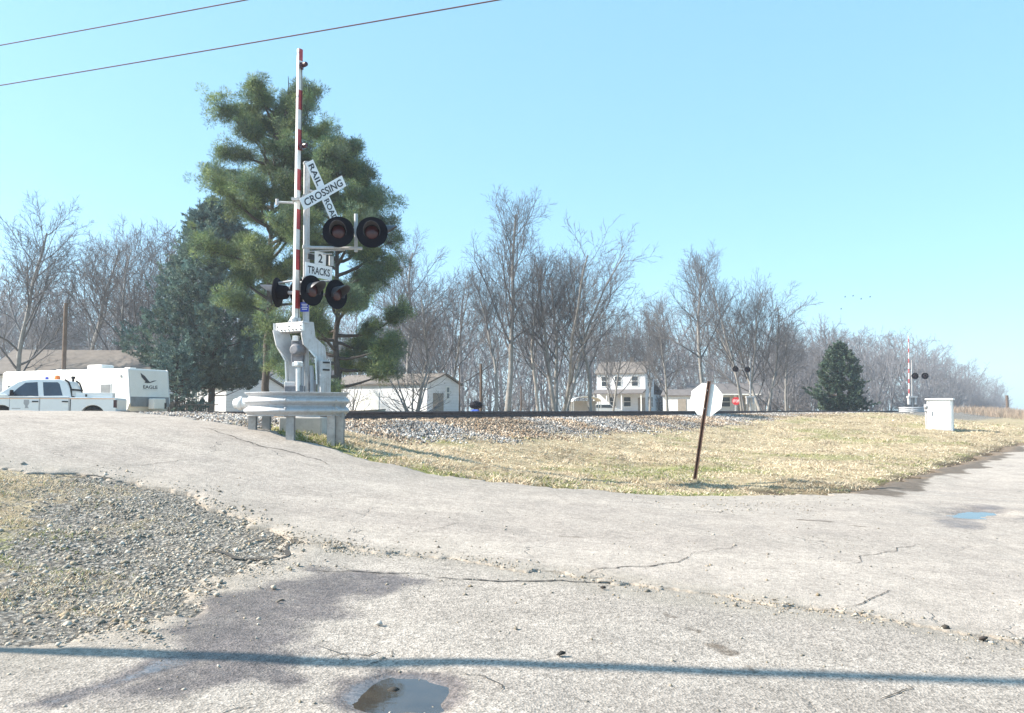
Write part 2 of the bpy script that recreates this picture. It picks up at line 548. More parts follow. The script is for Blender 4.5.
def water_material():
    m, nt, b = newmat('muddy_puddle_water')
    c = objco(nt)
    nt.links.new(ramp(nt, noise(nt, 6, 3, .6, c), [(.3, (.035, .03, .028)), (.7, (.06, .05, .042))]), b.inputs['Base Color'])
    b.inputs['Roughness'].default_value = .03
    b.inputs['IOR'].default_value = 1.6
    bump(nt, b, noise(nt, 9, 2, .5, c), .03, .01)
    return m


MT['water'] = water_material()

# a stripe material for the gate arm would hide the parts; stripes are built as sheets instead


# ------------------------------------------------------------------ objects
def tag(o, label=None, cat=None, group=None, kind=None):
    if label: o['label'] = label
    if cat: o['category'] = cat
    if group: o['group'] = group
    if kind: o['kind'] = kind
    return o


def thing(name, label, cat, loc=(0, 0, 0), rz=0, group=None):
    o = bpy.data.objects.new(name, None)
    o.empty_display_size = .2
    COL.objects.link(o)
    o.location = loc
    o.rotation_euler = (0, 0, rz)
    return tag(o, label, cat, group)


def link_mesh(name, me, mat, parent=None):
    o = bpy.data.objects.new(name, me)
    if mat is not None:
        me.materials.append(mat)
    COL.objects.link(o)
    if parent is not None:
        o.parent = parent
    return o


def np_mesh(name, V, Fc, smooth_=False):
    V = np.asarray(V, np.float32); Fc = np.asarray(Fc, np.int32)
    me = bpy.data.meshes.new(name)
    me.vertices.add(len(V)); me.vertices.foreach_set('co', V.ravel())
    n, k = Fc.shape
    me.loops.add(n * k); me.loops.foreach_set('vertex_index', Fc.ravel())
    me.polygons.add(n)
    me.polygons.foreach_set('loop_start', np.arange(0, n * k, k, dtype=np.int32))
    me.polygons.foreach_set('loop_total', np.full(n, k, np.int32))
    if smooth_:
        me.polygons.foreach_set('use_smooth', np.ones(n, bool))
    me.update(calc_edges=True)
    return me


def set_attr(me, name, C):
    a = me.attributes.new(name, 'FLOAT_COLOR', 'POINT')
    C = np.asarray(C, np.float32)
    if C.shape[1] == 3:
        C = np.concatenate([C, np.ones((len(C), 1), np.float32)], 1)
    a.data.foreach_set('color', C.ravel())


class MB:
    """collects shapes and links them as ONE mesh object"""

    def __init__(s):
        s.v = []; s.f = []

    def add(s, vs, fs, Mx=None):
        o = len(s.v)
        for p in vs:
            p = Vector(p)
            s.v.append(Mx @ p if Mx is not None else p)
        s.f += [tuple(i + o for i in f) for f in fs]
        return s

    def box(s, c, d, Mx=None):
        x, y, z = (k / 2 for k in d)
        vs = [(c[0] + a * x, c[1] + b * y, c[2] + e * z) for a in (-1, 1) for b in (-1, 1) for e in (-1, 1)]
        return s.add(vs, [(0, 1, 3, 2), (4, 6, 7, 5), (0, 4, 5, 1), (2, 3, 7, 6), (0, 2, 6, 4), (1, 5, 7, 3)], Mx)

    def path(s, pts, rad, n=8, caps=True, Mx=None):
        pts = [Vector(p) for p in pts]
        if isinstance(rad, (int, float)):
            rad = [rad] * len(pts)
        vs, fs = [], []
        m = len(pts)
        ref = None
        for i, p in enumerate(pts):
            d = (pts[min(i + 1, m - 1)] - pts[max(i - 1, 0)]).normalized()
            if ref is None:
                ref = Vector((0, 0, 1)) if abs(d.z) < .9 else Vector((1, 0, 0))
            a = d.cross(ref)
            if a.length < 1e-4:
                a = d.cross(Vector((1, .3, 0)))
            a.normalize()
            b = d.cross(a)
            ref = -b if False else b.cross(d) * 0 + ref
            for k in range(n):
                t = 2 * math.pi * k / n
                vs.append(p + (a * math.cos(t) + b * math.sin(t)) * rad[i])
        for i in range(m - 1):
            for k in range(n):
                fs.append((i * n + k, i * n + (k + 1) % n, (i + 1) * n + (k + 1) % n, (i + 1) * n + k))
        if caps:
            fs.append(tuple(range(n - 1, -1, -1)))
            fs.append(tuple((m - 1) * n + k for k in range(n)))
        return s.add(vs, fs, Mx)

    def prism(s, poly, depth, Mx=None):
        """polygon in local xy, extruded from z=-depth/2 to depth/2"""
        n = len(poly)
        vs = [(p[0], p[1], -depth / 2) for p in poly] + [(p[0], p[1], depth / 2) for p in poly]
        fs = [tuple(range(n - 1, -1, -1)), tuple(range(n, 2 * n))]
        fs += [(i, (i + 1) % n, n + (i + 1) % n, n + i) for i in range(n)]
        return s.add(vs, fs, Mx)

    def lathe(s, prof, n=24, Mx=None):
        """profile of (r, z) turned round local z"""
        vs, fs = [], []
        m = len(prof)
        for r, z in prof:
            for k in range(n):
                t = 2 * math.pi * k / n
                vs.append((r * math.cos(t), r * math.sin(t), z))
        for i in range(m - 1):
            for k in range(n):
                fs.append((i * n + k, i * n + (k + 1) % n, (i + 1) * n + (k + 1) % n, (i + 1) * n + k))
        fs.append(tuple(range(n - 1, -1, -1)))
        fs.append(tuple((m - 1) * n + k for k in range(n)))
        return s.add(vs, fs, Mx)

    def build(s, name, mat, parent=None, bevel=0.0, smooth_=False):
        me = bpy.data.meshes.new(name)
        me.from_pydata([tuple(p) for p in s.v], [], s.f)
        bm = bmesh.new(); bm.from_mesh(me)
        bmesh.ops.recalc_face_normals(bm, faces=bm.faces)
        if bevel:
            es = [e for e in bm.edges if len(e.link_faces) == 2 and e.calc_face_angle(0) > R(35)]
            bmesh.ops.bevel(bm, geom=es, offset=bevel, segments=2, profile=.5, affect='EDGES', clamp_overlap=True)
        if smooth_:
            for f in bm.faces: f.smooth = True
            for e in bm.edges:
                if len(e.link_faces) == 2 and e.calc_face_angle(0) > R(40): e.smooth = False
        bm.to_mesh(me); bm.free()
        return link_mesh(name, me, mat, parent)


def frame(o, right, up):
    """local x -> right, y -> up, z -> facing"""
    r = Vector(right).normalized(); u = Vector(up)
    nrm = r.cross(u).normalized(); u = nrm.cross(r).normalized()
    m = Matrix.Identity(4)
    for i in range(3):
        m[i][0] = r[i]; m[i][1] = u[i]; m[i][2] = nrm[i]; m[i][3] = o[i]
    return m


def face_frame(o, facing, roll=0.0):
    f = Vector(facing).normalized()
    right = Vector((0, 0, 1)).cross(f).normalized()
    up = f.cross(right)
    m = frame(o, right, up)
    return m @ Matrix.Rotation(roll, 4, 'Z')


def lettering(txt, width, height, Mx, mat, parent, name='lettering'):
    cu = bpy.data.curves.new('text', 'FONT')
    cu.body = txt; cu.align_x = 'CENTER'; cu.align_y = 'CENTER'
    cu.size = 1.0; cu.offset = .018; cu.extrude = .0; cu.resolution_u = 3
    ob = bpy.data.objects.new('text', cu)
    COL.objects.link(ob)
    dg = bpy.context.evaluated_depsgraph_get()
    me = bpy.data.meshes.new_from_object(ob.evaluated_get(dg))
    bpy.data.objects.remove(ob)
    co = np.empty(len(me.vertices) * 3); me.vertices.foreach_get('co', co); co = co.reshape(-1, 3)
    lo, hi = co.min(0), co.max(0)
    co[:, 0] = (co[:, 0] - (lo[0] + hi[0]) / 2) * width / (hi[0] - lo[0])
    co[:, 1] = (co[:, 1] - (lo[1] + hi[1]) / 2) * height / (hi[1] - lo[1])
    mw = np.array(Mx)
    co = co @ mw[:3, :3].T + mw[:3, 3]
    me.vertices.foreach_set('co', co.astype(np.float32).ravel())
    me.materials.clear()
    me.update()
    return link_mesh(name, me, mat, parent)


# ================================================================== GROUND SHEETS
def graded(lo, hi, fine_lo, fine_hi, step, grow):
    a = [fine_lo]
    while a[-1] < fine_hi: a.append(a[-1] + step)
    st = step
    while a[-1] < hi:
        st *= grow; a.append(a[-1] + st)
    b = [fine_lo]; st = step
    while b[-1] > lo:
        st *= grow; b.append(b[-1] - st)
    return np.array(b[::-1][:-1] + a)


def sheet(name, xs, ys, zf, mask=None, zone=None, mat=None, skirt=0.0, attr='zone'):
    X, Y = np.meshgrid(xs, ys)
    Z = zf(X, Y)
    ny, nx = X.shape
    idx = np.arange(nx * ny).reshape(ny, nx)
    q = np.stack([idx[:-1, :-1], idx[:-1, 1:], idx[1:, 1:], idx[1:, :-1]], -1).reshape(-1, 4)
    V = np.stack([X, Y, Z], -1).reshape(-1, 3)
    if mask is not None:
        cx = (X[:-1, :-1] + X[1:, 1:]) / 2; cy = (Y[:-1, :-1] + Y[1:, 1:]) / 2
        q = q[mask(cx, cy).ravel()]
    if skirt:
        e = np.concatenate([q[:, [0, 1]], q[:, [1, 2]], q[:, [2, 3]], q[:, [3, 0]]])
        key = np.sort(e, 1); k1 = key[:, 0] * (nx * ny) + key[:, 1]
        u, inv, cnt = np.unique(k1, return_inverse=True, return_counts=True)
        be = e[cnt[inv] == 1]
        low = V.copy(); low[:, 2] -= skirt
        off = len(V)
        V = np.concatenate([V, low])
        q = np.concatenate([q, np.stack([be[:, 1], be[:, 0], be[:, 0] + off, be[:, 1] + off], 1)])
    used = np.unique(q)
    remap = np.full(len(V), -1); remap[used] = np.arange(len(used))
    V = V[used]; q = remap[q]
    me = np_mesh(name, V, q, True)
    if zone is not None:
        set_attr(me, attr, zone(V[:, 0], V[:, 1]))
    o = link_mesh(name, me, mat)
    return tag(o, kind='structure')


def zone_ground(X, Y):
    s = sdist(X, Y); t = tdist(X, Y)
    rs = np.minimum(road_sdf(X, Y), apron_sdf(X, Y))
    gv = 1 - smooth(.1, 1.2, poly_sdf(X, Y, GRAVEL) + (fbm(X * 1.2, Y * 1.2, 71) - .5) * 1.2)
    # grass takes over the gravel towards the left edge
    px = X / np.maximum(Y, .5)
    keep = smooth(-.64, -.46, px + (fbm(X * .9, Y * .9, 73) - .5) * .35)
    gv = gv * (.45 + .55 * keep)
    bal = smooth(3.3, 2.2, s + (fbm(X * .8, Y * .8, 77) - .5) * 1.4) * smooth(-9.6, -8.4, s)
    lane2 = smooth(48, 60, t) * smooth(12, 8, s) * smooth(-8, -5, s)
    grav = np.clip(np.maximum(np.maximum(gv, bal), lane2 * .8), 0, 1)
    gr = smooth(.54, .78, fbm(X * .55, Y * .55, 81, 4)) * .45
    edge = smooth(1.0, .2, rs) * smooth(.45, .65, fbm(X * .9, Y * .9, 83, 3)) * .7 * smooth(-.2, .6, poly_sdf(X, Y, GRAVEL) - .3)
    tip = .8 * np.exp(-((X - 4.0) ** 2 / 3 + (Y - 18.0) ** 2 / .5))
    lg = .9 * np.exp(-((X - G_GREEN[0]) ** 2 / .5 + (Y - G_GREEN[1]) ** 2 / .25))
    green = np.clip(np.maximum(np.maximum(gr, edge), np.maximum(tip, lg)), 0, 1) * np.where(s < -8, .4, 1)
    mud = (1 - smooth(.1, .75, line_dist(X, Y, MUD_LINE) + (fbm(X * 1.5, Y * 1.5, 85) - .5) * .5))
    for L in MAST_SHADOW:
        mud = np.maximum(mud, .8 * (1 - smooth(.06, .3, line_dist(X, Y, L))))  # mast shadow painted in with the mud colour
    return np.stack([grav, green, np.clip(mud, 0, 1)], 1)


G_GREEN = G(30, 552)


def zone_paved(X, Y):
    wet = 1 - smooth(-.25, .15, poly_sdf(X, Y, WET_PATCH) + (fbm(X * 3, Y * 3, 91) - .5) * .5)
    wet = np.maximum(wet * .75, 1 - smooth(-.1, .12, poly_sdf(X, Y, WET_STREAK)))
    wet = np.maximum(wet, 1 - smooth(0, .3, poly_sdf(X, Y, PUDDLE) + (fbm(X * 5, Y * 5, 93) - .5) * .2))
    wet = np.maximum(wet, .62 * (1 - smooth(-.3, .5, poly_sdf(X, Y, PUDDLE_FAR_WET) + (fbm(X * 1.5, Y * 1.5, 99) - .5) * .9)))
    seam = 1 - smooth(.05, .45, line_dist(X, Y, SEAM) + (fbm(X * 2, Y * 2, 95) - .5) * .5)
    gx = 1 - smooth(-.2, .8, poly_sdf(X, Y, GRAVEL))
    edge = smooth(1.2, .1, -road_sdf(X, Y)) * .35 * (apron_sdf(X, Y) > .3)
    dust = np.clip(np.maximum(np.maximum(seam * .8, gx), edge), 0, 1)
    mud = 1 - smooth(.1, .75, line_dist(X, Y, MUD_LINE[1:]) - .15 + (fbm(X * 1.2, Y * 1.2, 97) - .5) * 1.4)
    for L, w in STAINS:
        mud = np.maximum(mud, .62 * (1 - smooth(w * .3, w * 1.5, line_dist(X, Y, L))))
    return np.stack([wet, dust, np.clip(mud, 0, 1)], 1)


GX = graded(-420, 640, -9, 14, .16, 1.045)
GY = graded(-30, 800, 3.5, 32, .14, 1.035)
ground = sheet('ground', GX, GY, terrain, None, zone_ground, MT['ground'])
RX = graded(-40, 70, -8, 8, .05, 1.035)
RY = graded(-6, 70, 3.6, 13, .045, 1.015)
road = sheet('road', RX, RY, lambda X, Y: paved(X, Y) + .012, lambda x, y: road_sdf(x, y) < 0, zone_paved, MT['road'], .12)
apron = sheet('paved_apron', RX[(RX > -9.5) & (RX < 20)], RY[RY < 12], paved, lambda x, y: apron_sdf(x, y) < 0, zone_paved, MT['apron'], .12)


def puddle(P, zc, drop, name):
    c = np.mean(P, 0)
    n = 160
    V = [(c[0], c[1], zc - drop)]
    for k in range(n):
        a = 2 * math.pi * k / n
        rr = np.linspace(.02, 3, 600)
        X = c[0] + rr * math.cos(a); Y = c[1] + rr * math.sin(a)
        i = int(np.argmax(poly_sdf(X, Y, P) + (fbm(X * 5, Y * 5, 7, 3) - .5) * .32 > .10))
        V.append((X[i], Y[i], zc - drop))
    Fc = [(0, 1 + k, 1 + (k + 1) % n) for k in range(n)]
    return tag(link_mesh(name, np_mesh(name, V, Fc), MT['water']), kind='structure')


puddle(PUDDLE, PUD_Z[0][1], .022, 'puddle')
puddle(PUDDLE_FAR, PUD_Z[1][1], .026, 'puddle')


# cracks: ragged ribbons lying in the broken surface
def crack(px_pts, w, seed):
    r = random.Random(seed)
    pts = [Vector(G(*p)) for p in px_pts]
    out = []
    for a, b in zip(pts, pts[1:]):
        n = max(2, int((b - a).length / .035))
        for k in range(n):
            q = a.lerp(b, k / n)
            wob = Vector((float(vnoise(q.x * 4, q.y * 4, seed)) - .5, float(vnoise(q.x * 4, q.y * 4, seed + 5)) - .5)) * .16
            out.append(q + wob + Vector((r.uniform(-1, 1), r.uniform(-1, 1))) * .008)
    out.append(pts[-1])
    V, Fc = [], []
    for i, p in enumerate(out):
        d = (out[min(i + 1, len(out) - 1)] - out[max(i - 1, 0)]).normalized()
        nn = Vector((-d.y, d.x))
        ww = w * .75 * r.uniform(.3, 1.0) * (math.sin(math.pi * (i + .5) / len(out)) ** .4)
        for sg in (-1, 1):
            q = p + nn * ww * sg
            V.append((q.x, q.y))
    V = np.array(V)
    inr = road_sdf(V[:, 0], V[:, 1]) < .05
    z = paved(V[:, 0], V[:, 1]) + np.where(inr, .012, 0) + .006
    V = np.column_stack([V, z])
    Fc = [(2 * i, 2 * i + 1, 2 * i + 3, 2 * i + 2) for i in range(len(out) - 1)]
    o = link_mesh('road_crack', np_mesh('road_crack', V, Fc), MT['crack'])
    tag(o, kind='structure')


for pts, w in [
    ([(592, 579), (620, 572), (660, 569), (690, 562)], .016),
    ([(848, 614), (862, 606), (876, 603), (880, 598), (892, 596)], .011),
    ([(845, 568), (880, 558), (915, 548)], .010),
    ([(430, 580), (500, 586), (560, 584), (612, 587)], .022),
    ([(310, 572), (370, 577), (430, 580)], .016),
    ([(195, 548), (235, 558), (262, 560), (284, 556), (290, 543)], .040),
    ([(240, 545), (270, 538), (290, 540)], .028),
    ([(330, 660), (352, 656), (378, 655)], .011),
    ([(318, 650), (335, 654), (348, 663)], .006),
    ([(356, 672), (375, 666), (392, 655)], .006),
    ([(690, 560), (720, 553), (745, 549)], .006),
    ([(470, 676), (490, 684), (500, 700)], .010),
    ([(60, 475), (90, 478), (112, 480)], .03),
    ([(200, 430), (250, 445), (320, 462), (330, 468)], .022),
    ([(255, 430), (300, 442), (332, 450)], .03),
    ([(120, 470), (160, 466), (200, 463)], .008),
    ([(880, 700), (900, 694), (905, 688)], .009),
    ([(650, 512), (700, 514), (760, 521)], .008),
    ([(400, 540), (460, 528), (500, 533)], .006),
]:
    crack(pts, w, len(pts) * 7 + int(w * 1e4) + pts[0][0])


# ------------------------------------------------------------------ loose stones
ICO = bmesh.new(); bmesh.ops.create_icosphere(ICO, subdivisions=1, radius=1)
ICO_V = np.array([tuple(v.co) for v in ICO.verts]); ICO_F = np.array([[v.index for v in f.verts] for f in ICO.faces]); ICO.free()
OCT_V = np.array([(1, 0, 0), (-1, 0, 0), (0, 1, 0), (0, -1, 0), (0, 0, 1), (0, 0, -1)], float)
OCT_F = np.array([(0, 2, 4), (2, 1, 4), (1, 3, 4), (3, 0, 4), (2, 0, 5), (1, 2, 5), (3, 1, 5), (0, 3, 5)])


def stones(name, P, size, palette, shape='ico', flat=.65, rusty=.35):
    n = len(P)
    bv, bf = (ICO_V, ICO_F) if shape == 'ico' else (OCT_V, OCT_F)
    k = len(bv)
    V = np.repeat(bv[None], n, 0) * rng.uniform(.7, 1.25, (n, k, 1))
    V *= np.stack([rng.uniform(.75, 1.3, n), rng.uniform(.6, 1.0, n), rng.uniform(.45, .9, n) * flat / .65], 1)[:, None, :]
    a = rng.uniform(0, 2 * np.pi, n); tl = rng.uniform(-.6, .6, n)
    y, z = V[..., 1].copy(), V[..., 2].copy()
    V[..., 1] = y * np.cos(tl)[:, None] - z * np.sin(tl)[:, None]
    V[..., 2] = y * np.sin(tl)[:, None] + z * np.cos(tl)[:, None]
    x, y = V[..., 0].copy(), V[..., 1].copy()
    V[..., 0] = x * np.cos(a)[:, None] - y * np.sin(a)[:, None]
    V[..., 1] = x * np.sin(a)[:, None] + y * np.cos(a)[:, None]
    V = V * size[:, None, None] + P[:, None, :]
    Fc = (bf[None] + (np.arange(n) * k)[:, None, None]).reshape(-1, 3)
    me = np_mesh(name, V.reshape(-1, 3), Fc)
    pal = np.array(palette)
    c = pal[rng.integers(0, len(pal), n)] * rng.uniform(.75, 1.2, (n, 1))
    c = c * (.5 + fbm(P[:, 0] * .7, P[:, 1] * .7, 161, 3))[:, None]
    br = smooth(.45, .7, fbm(P[:, 0] * .5, P[:, 1] * .5, 163, 3))[:, None] * rusty
    c = c * (1 - br) + c * np.array([1.12, .93, .74]) * br
    set_attr(me, 'tint', np.repeat(c, k, 0))
    return tag(link_mesh(name, me, MT['stone']), kind='stuff')


GREY = [(.33, .305, .265), (.26, .24, .205), (.40, .37, .32), (.19, .175, .155), (.37, .32, .25), (.48, .45, .40), (.29, .245, .18)]
BALL = [(.26, .25, .24), (.17, .165, .165), (.36, .35, .33), (.10, .10, .105), (.30, .25, .20), (.48, .46, .44), (.16, .125, .10)]

# gravel spread on the left
n = 90000
X = rng.uniform(-9, -.6, n); Y = rng.uniform(4.6, 12, n)
sd = poly_sdf(X, Y, GRAVEL) + (fbm(X * 1.5, Y * 1.5, 111) - .5) * .7
px = X / Y
dens = smooth(.7, -.45, sd) ** 1.4 * (.25 + .75 * smooth(-.65, -.47, px + (fbm(X * .9, Y * .9, 73) - .5) * .35))
dens *= (px > -.72)
k = rng.random(n) < dens
X, Y = X[k], Y[k]
sz = np.exp(rng.normal(np.log(.0085), .55, len(X))).clip(.004, .034)
on = np.minimum(road_sdf(X, Y), apron_sdf(X, Y)) < 0
Z = np.where(on, paved(X, Y) + .012, terrain(X, Y))
stones('gravel', np.column_stack([X, Y, Z + sz * .1]), sz, GREY, 'oct', .6)

# grit along the joint between road and apron, and strewn over the apron
pts = []
for (ax, ay), (bx, by) in zip(SEAM, SEAM[1:]):
    L = math.hypot(bx - ax, by - ay)
    m = int(L * 260)
    u = rng.random(m)
    pts.append(np.column_stack([ax + (bx - ax) * u + rng.normal(0, .10, m), ay + (by - ay) * u + rng.normal(0, .10, m)]))
m = 1500
pts.append(np.column_stack([rng.uniform(-5, 7, m), rng.uniform(3.8, 10, m)]))
m = 900
u = rng.random(m)
a0, b0 = np.array(G(640, 505)), np.array(G(870, 512))
pts.append(a0 + (b0 - a0) * u[:, None] + rng.normal(0, .45, (m, 2)))
m = 700
u = rng.random(m)
a0, b0 = np.array(G(285, 541)), np.array(G(345, 553))
pts.append(a0 + (b0 - a0) * u[:, None] + rng.normal(0, .14, (m, 2)))
P = np.concatenate(pts)
X, Y = P[:, 0], P[:, 1]
dens = smooth(.3, .6, fbm(X * 2.2, Y * 2.2, 117))
k = rng.random(len(X)) < dens
X, Y = X[k], Y[k]
sz = np.exp(rng.normal(np.log(.008), .45, len(X))).clip(.005, .024)
rs = road_sdf(X, Y)
Z = paved(X, Y) + np.where(rs < 0, .012, 0)
stones('grit', np.column_stack([X, Y, Z + sz * .2]), sz, [tuple(x * .8 for x in c) for c in GREY], 'oct', .6)

# a few larger stones lying on the apron
for (gx, gy), r_, c_, lab in [(G(379, 631), .024, (.42, .40, .37), 'pale broken stone lying alone on the apron above the puddle'),
                              (G(394, 690), .03, (.05, .045, .04), 'dark stone sitting in the blue puddle'),
                              (G(561, 661), .024, (.04, .038, .036), 'small dark lump lying in the long pole shadow'),
                              (G(603, 594), .022, (.06, .05, .045), 'small dark stone by the road joint'),
                              (G(945, 634), .026, (.07, .06, .05), 'dark clod of asphalt on the joint at the right'),
                              (G(984, 645), .026, (.06, .05, .045), 'flat dark clod at the far right of the road joint')]:
    z = float(paved(gx, gy)) + .012
    V = ICO_V * rng.uniform(.55, 1.3, (12, 1)) * np.array([1.3, .9, .7]) * r_
    me = np_mesh('stone', V, ICO_F)
    set_attr(me, 'tint', np.repeat([c_], 12, 0))
    o = link_mesh('stone', me, MT['stone'])
    o.location = (gx, gy, z + r_ * .35)
    tag(o, lab, 'stone')

# ballast bank of the railway
n = 110000
t = 8.6 + (rng.random(n) ** 1.7) * 62
s = rng.uniform(.15, 4.2, n)
X = ND[0] * (s - 15.4) + TD[0] * t; Y = ND[1] * (s - 15.4) + TD[1] * t
edge = s + (fbm(X * .8, Y * .8, 77) - .5) * 1.6
dens = smooth(3.6, 2.3, edge) * smooth(.02, .12, np.minimum(road_sdf(X, Y), apron_sdf(X, Y))) * smooth(70, 45, t)
k = rng.random(n) < dens
X, Y, s, t = X[k], Y[k], s[k], t[k]
sz = rng.uniform(.022, .05, len(X)) * (1 + .5 * smooth(25, 60, t))
stones('ballast', np.column_stack([X, Y, terrain(X, Y) + sz * rng.uniform(-.4, .4, len(X))]), sz, BALL, 'oct', .8, 1.0)


# ------------------------------------------------------------------ dry grass
def grass(name, X, Y, h, col, lean=1.0, width=.006):
    n = len(X)
    Z = terrain(X, Y)
    a = rng.uniform(0, 2 * np.pi, n)
    ln = rng.uniform(.2, 1.3, n) * lean
    tip = np.stack([np.cos(a) * h * ln, np.sin(a) * h * ln, h * rng.uniform(.4, 1, n)], 1)
    b = rng.uniform(0, np.pi, n)
    w = np.stack([np.cos(b), np.sin(b), 0 * b], 1) * (width * (1 + .04 * np.hypot(X, Y)))[:, None]
    P = np.column_stack([X, Y, Z - .005])
    mid = P + tip * .5 + np.array([0, 0, 1]) * (h * .12)[:, None]
    V = np.stack([P - w, P + w, mid + w * .7, mid - w * .7, P + tip], 1).reshape(-1, 3)
    i = np.arange(n) * 5
    Fc = np.concatenate([np.stack([i, i + 1, i + 2], 1), np.stack([i, i + 2, i + 3], 1), np.stack([i + 3, i + 2, i + 4], 1)])
    me = np_mesh(name, V, Fc)
    set_attr(me, 'tint', np.repeat(col, 5, 0))
    return tag(link_mesh(name, me, MT['blade']), kind='stuff')


STRAW = np.array([(.62, .54, .40), (.55, .47, .33), (.70, .63, .49), (.42, .34, .23), (.58, .48, .36), (.50, .39, .29)])
GREENC = np.array([(.23, .26, .08), (.30, .33, .12), (.17, .20, .07), (.36, .37, .16)])


def blade_cols(X, Y, bias=0.0):
    zg = zone_ground(X, Y)[:, 1] + bias
    n = len(X)
    c = STRAW[rng.integers(0, len(STRAW), n)] * (.56 + 1.05 * (fbm(X * .7, Y * .9, 131, 4) - .1))[:, None]
    g = GREENC[rng.integers(0, len(GREENC), n)]
    k = rng.random(n) < zg * .85
    c[k] = g[k]
    return c * rng.uniform(.8, 1.15, (n, 1))


n = 420000
Y = 12 + (rng.random(n) ** 1.5) * 42
X = rng.uniform(-.30, .70, n) * Y
s = sdist(X, Y); t = tdist(X, Y)
rs = np.minimum(road_sdf(X, Y), apron_sdf(X, Y))
clump = smooth(.32, .6, fbm(X * 2.2, Y * 2.2, 137, 4))
dens = smooth(2.2, 3.8, s + (fbm(X * .8, Y * .8, 77) - .5) * 1.4) * smooth(.05, .3, rs) * (.16 + .84 * clump)
z3 = zone_ground(X, Y)[:, 2]
dens *= 1 - .8 * z3
dens *= 1 - smooth(52, 60, t)
k = rng.random(n) < dens
X, Y = X[k], Y[k]
tall = smooth(.5, .75, fbm(X * .7, Y * .7, 139, 3))
h = rng.uniform(.02, .06, len(X)) * (1 + 1.3 * tall)
grass('dry_grass', X, Y, h, blade_cols(X, Y), 1.7)

# grass at the left edge of the picture, thin among the gravel
n = 110000
Y = rng.uniform(5.2, 9.6, n); X = rng.uniform(-.70, -.33, n) * Y
pxr = X / Y + (fbm(X * .9, Y * .9, 73) - .5) * .35
rs = np.minimum(road_sdf(X, Y), apron_sdf(X, Y))
dens = .6 * smooth(-.42, -.62, pxr) * smooth(0, .35, rs) * (.1 + .9 * smooth(.38, .6, fbm(X * 2.2, Y * 2.2, 143)))
k = rng.random(n) < dens
X, Y = X[k], Y[k]
grass('dry_grass', X, Y, rng.uniform(.012, .045, len(X)), blade_cols(X, Y, .10), 1.3, .0026)

# taller weeds at the foot of the signal and along the verge
n = 9000
Y = rng.uniform(12.5, 16.5, n); X = rng.uniform(-5.2, 1.0, n)
rs = np.minimum(road_sdf(X, Y), apron_sdf(X, Y))
dens = smooth(.02, .1, rs) * smooth(1.2, .5, rs) * smooth(2.2, 2.8, sdist(X, Y)) * smooth(.35, .6, fbm(X * 2, Y * 2, 149))
k = rng.random(n) < dens
X, Y = X[k], Y[k]
grass('verge_weeds', X, Y, rng.uniform(.04, .11, len(X)), blade_cols(X, Y, .22), .9, .005)

# tall brown weeds far right beyond the second crossing
n = 16000
Y = rng.uniform(70, 130, n); X = Y * rng.uniform(.55, .72, n)
dens = smooth(.3, .55, fbm(X * .25, Y * .25, 151))
k = rng.random(n) < dens
X, Y = X[k], Y[k]
cc = np.array([(.36, .28, .22), (.42, .34, .27), (.31, .24, .19)])[rng.integers(0, 3, len(X))]  # browns lightened so that the colour carries distance haze
grass('brown_weeds', X, Y, rng.uniform(.3, 1.1, len(X)), cc, .6, .0035)


def gz(x, y):
    return float(terrain(np.array([x]), np.array([y]))[0])


def bz(x, y):
    return float(base(x, y))


FN = Vector((ND[0], ND[1], 0))     # the way the road signs face
FD = Vector((TD[0], TD[1], 0))


# ================================================================== RAILWAY
def track(s_near, label, s_vis):
    root = thing('railway_track', label, 'railway track')
    t0, t1 = -34, 330
    prof = [(-.07, 0), (.07, 0), (.07, .012), (.012, .035), (.012, .115), (.036, .125), (.036, .165), (.028, .172), (-.028, .172), (-.036, .165), (-.036, .125), (-.012, .115), (-.012, .035), (-.07, .012)]
    for off in (0, -1.51):
        m = MB()
        a = xy(s_near + off, t0); b = xy(s_near + off, t1)
        zb = 1.572 - .172
        A = frame((a[0], a[1], zb), FN, (0, 0, 1))
        n = len(prof)
        vs = [A @ Vector((p[0], p[1], 0)) for p in prof]
        dv = Vector((b[0] - a[0], b[1] - a[1], 0))
        vs2 = [v + dv for v in vs]
        m.add(vs + vs2, [tuple(range(n)), tuple(range(2 * n - 1, n - 1, -1))] + [(i, i + n, (i + 1) % n + n, (i + 1) % n) for i in range(n)])
        o = m.build('rail', MT['rail'], root)
    # sleepers
    me = None
    far = MB()
    k = 0
    for i in range(260):
        t = 9.2 + i * .56
        x, y = xy(s_near - .755, t)
        if me is None:
            b = MB(); b.box((0, 0, 0), (2.55, .23, .17))
            o = b.build('sleeper', MT['tie'], root, bevel=.01)
            me = o.data
        elif i < 100:
            o = bpy.data.objects.new('sleeper', me); COL.objects.link(o); o.parent = root
        else:
            far.box((0, 0, 0), (2.55, .23, .17), Matrix.Translation((x, y, 1.316)) @ Matrix.Rotation(math.atan2(FN.y, FN.x), 4, 'Z'))
            continue
        o.location = (x, y, 1.316); o.rotation_euler = (0, 0, math.atan2(FN.y, FN.x) + rng.uniform(-.01, .01))
    tag(far.build('sleeper', MT['tie'], root), kind='stuff')
    return root


track(0.0, 'near rusty railway track on stone ballast, its rail crossing the whole picture', 0)
track(-4.4, 'second railway track running behind the near rusty track', 0)


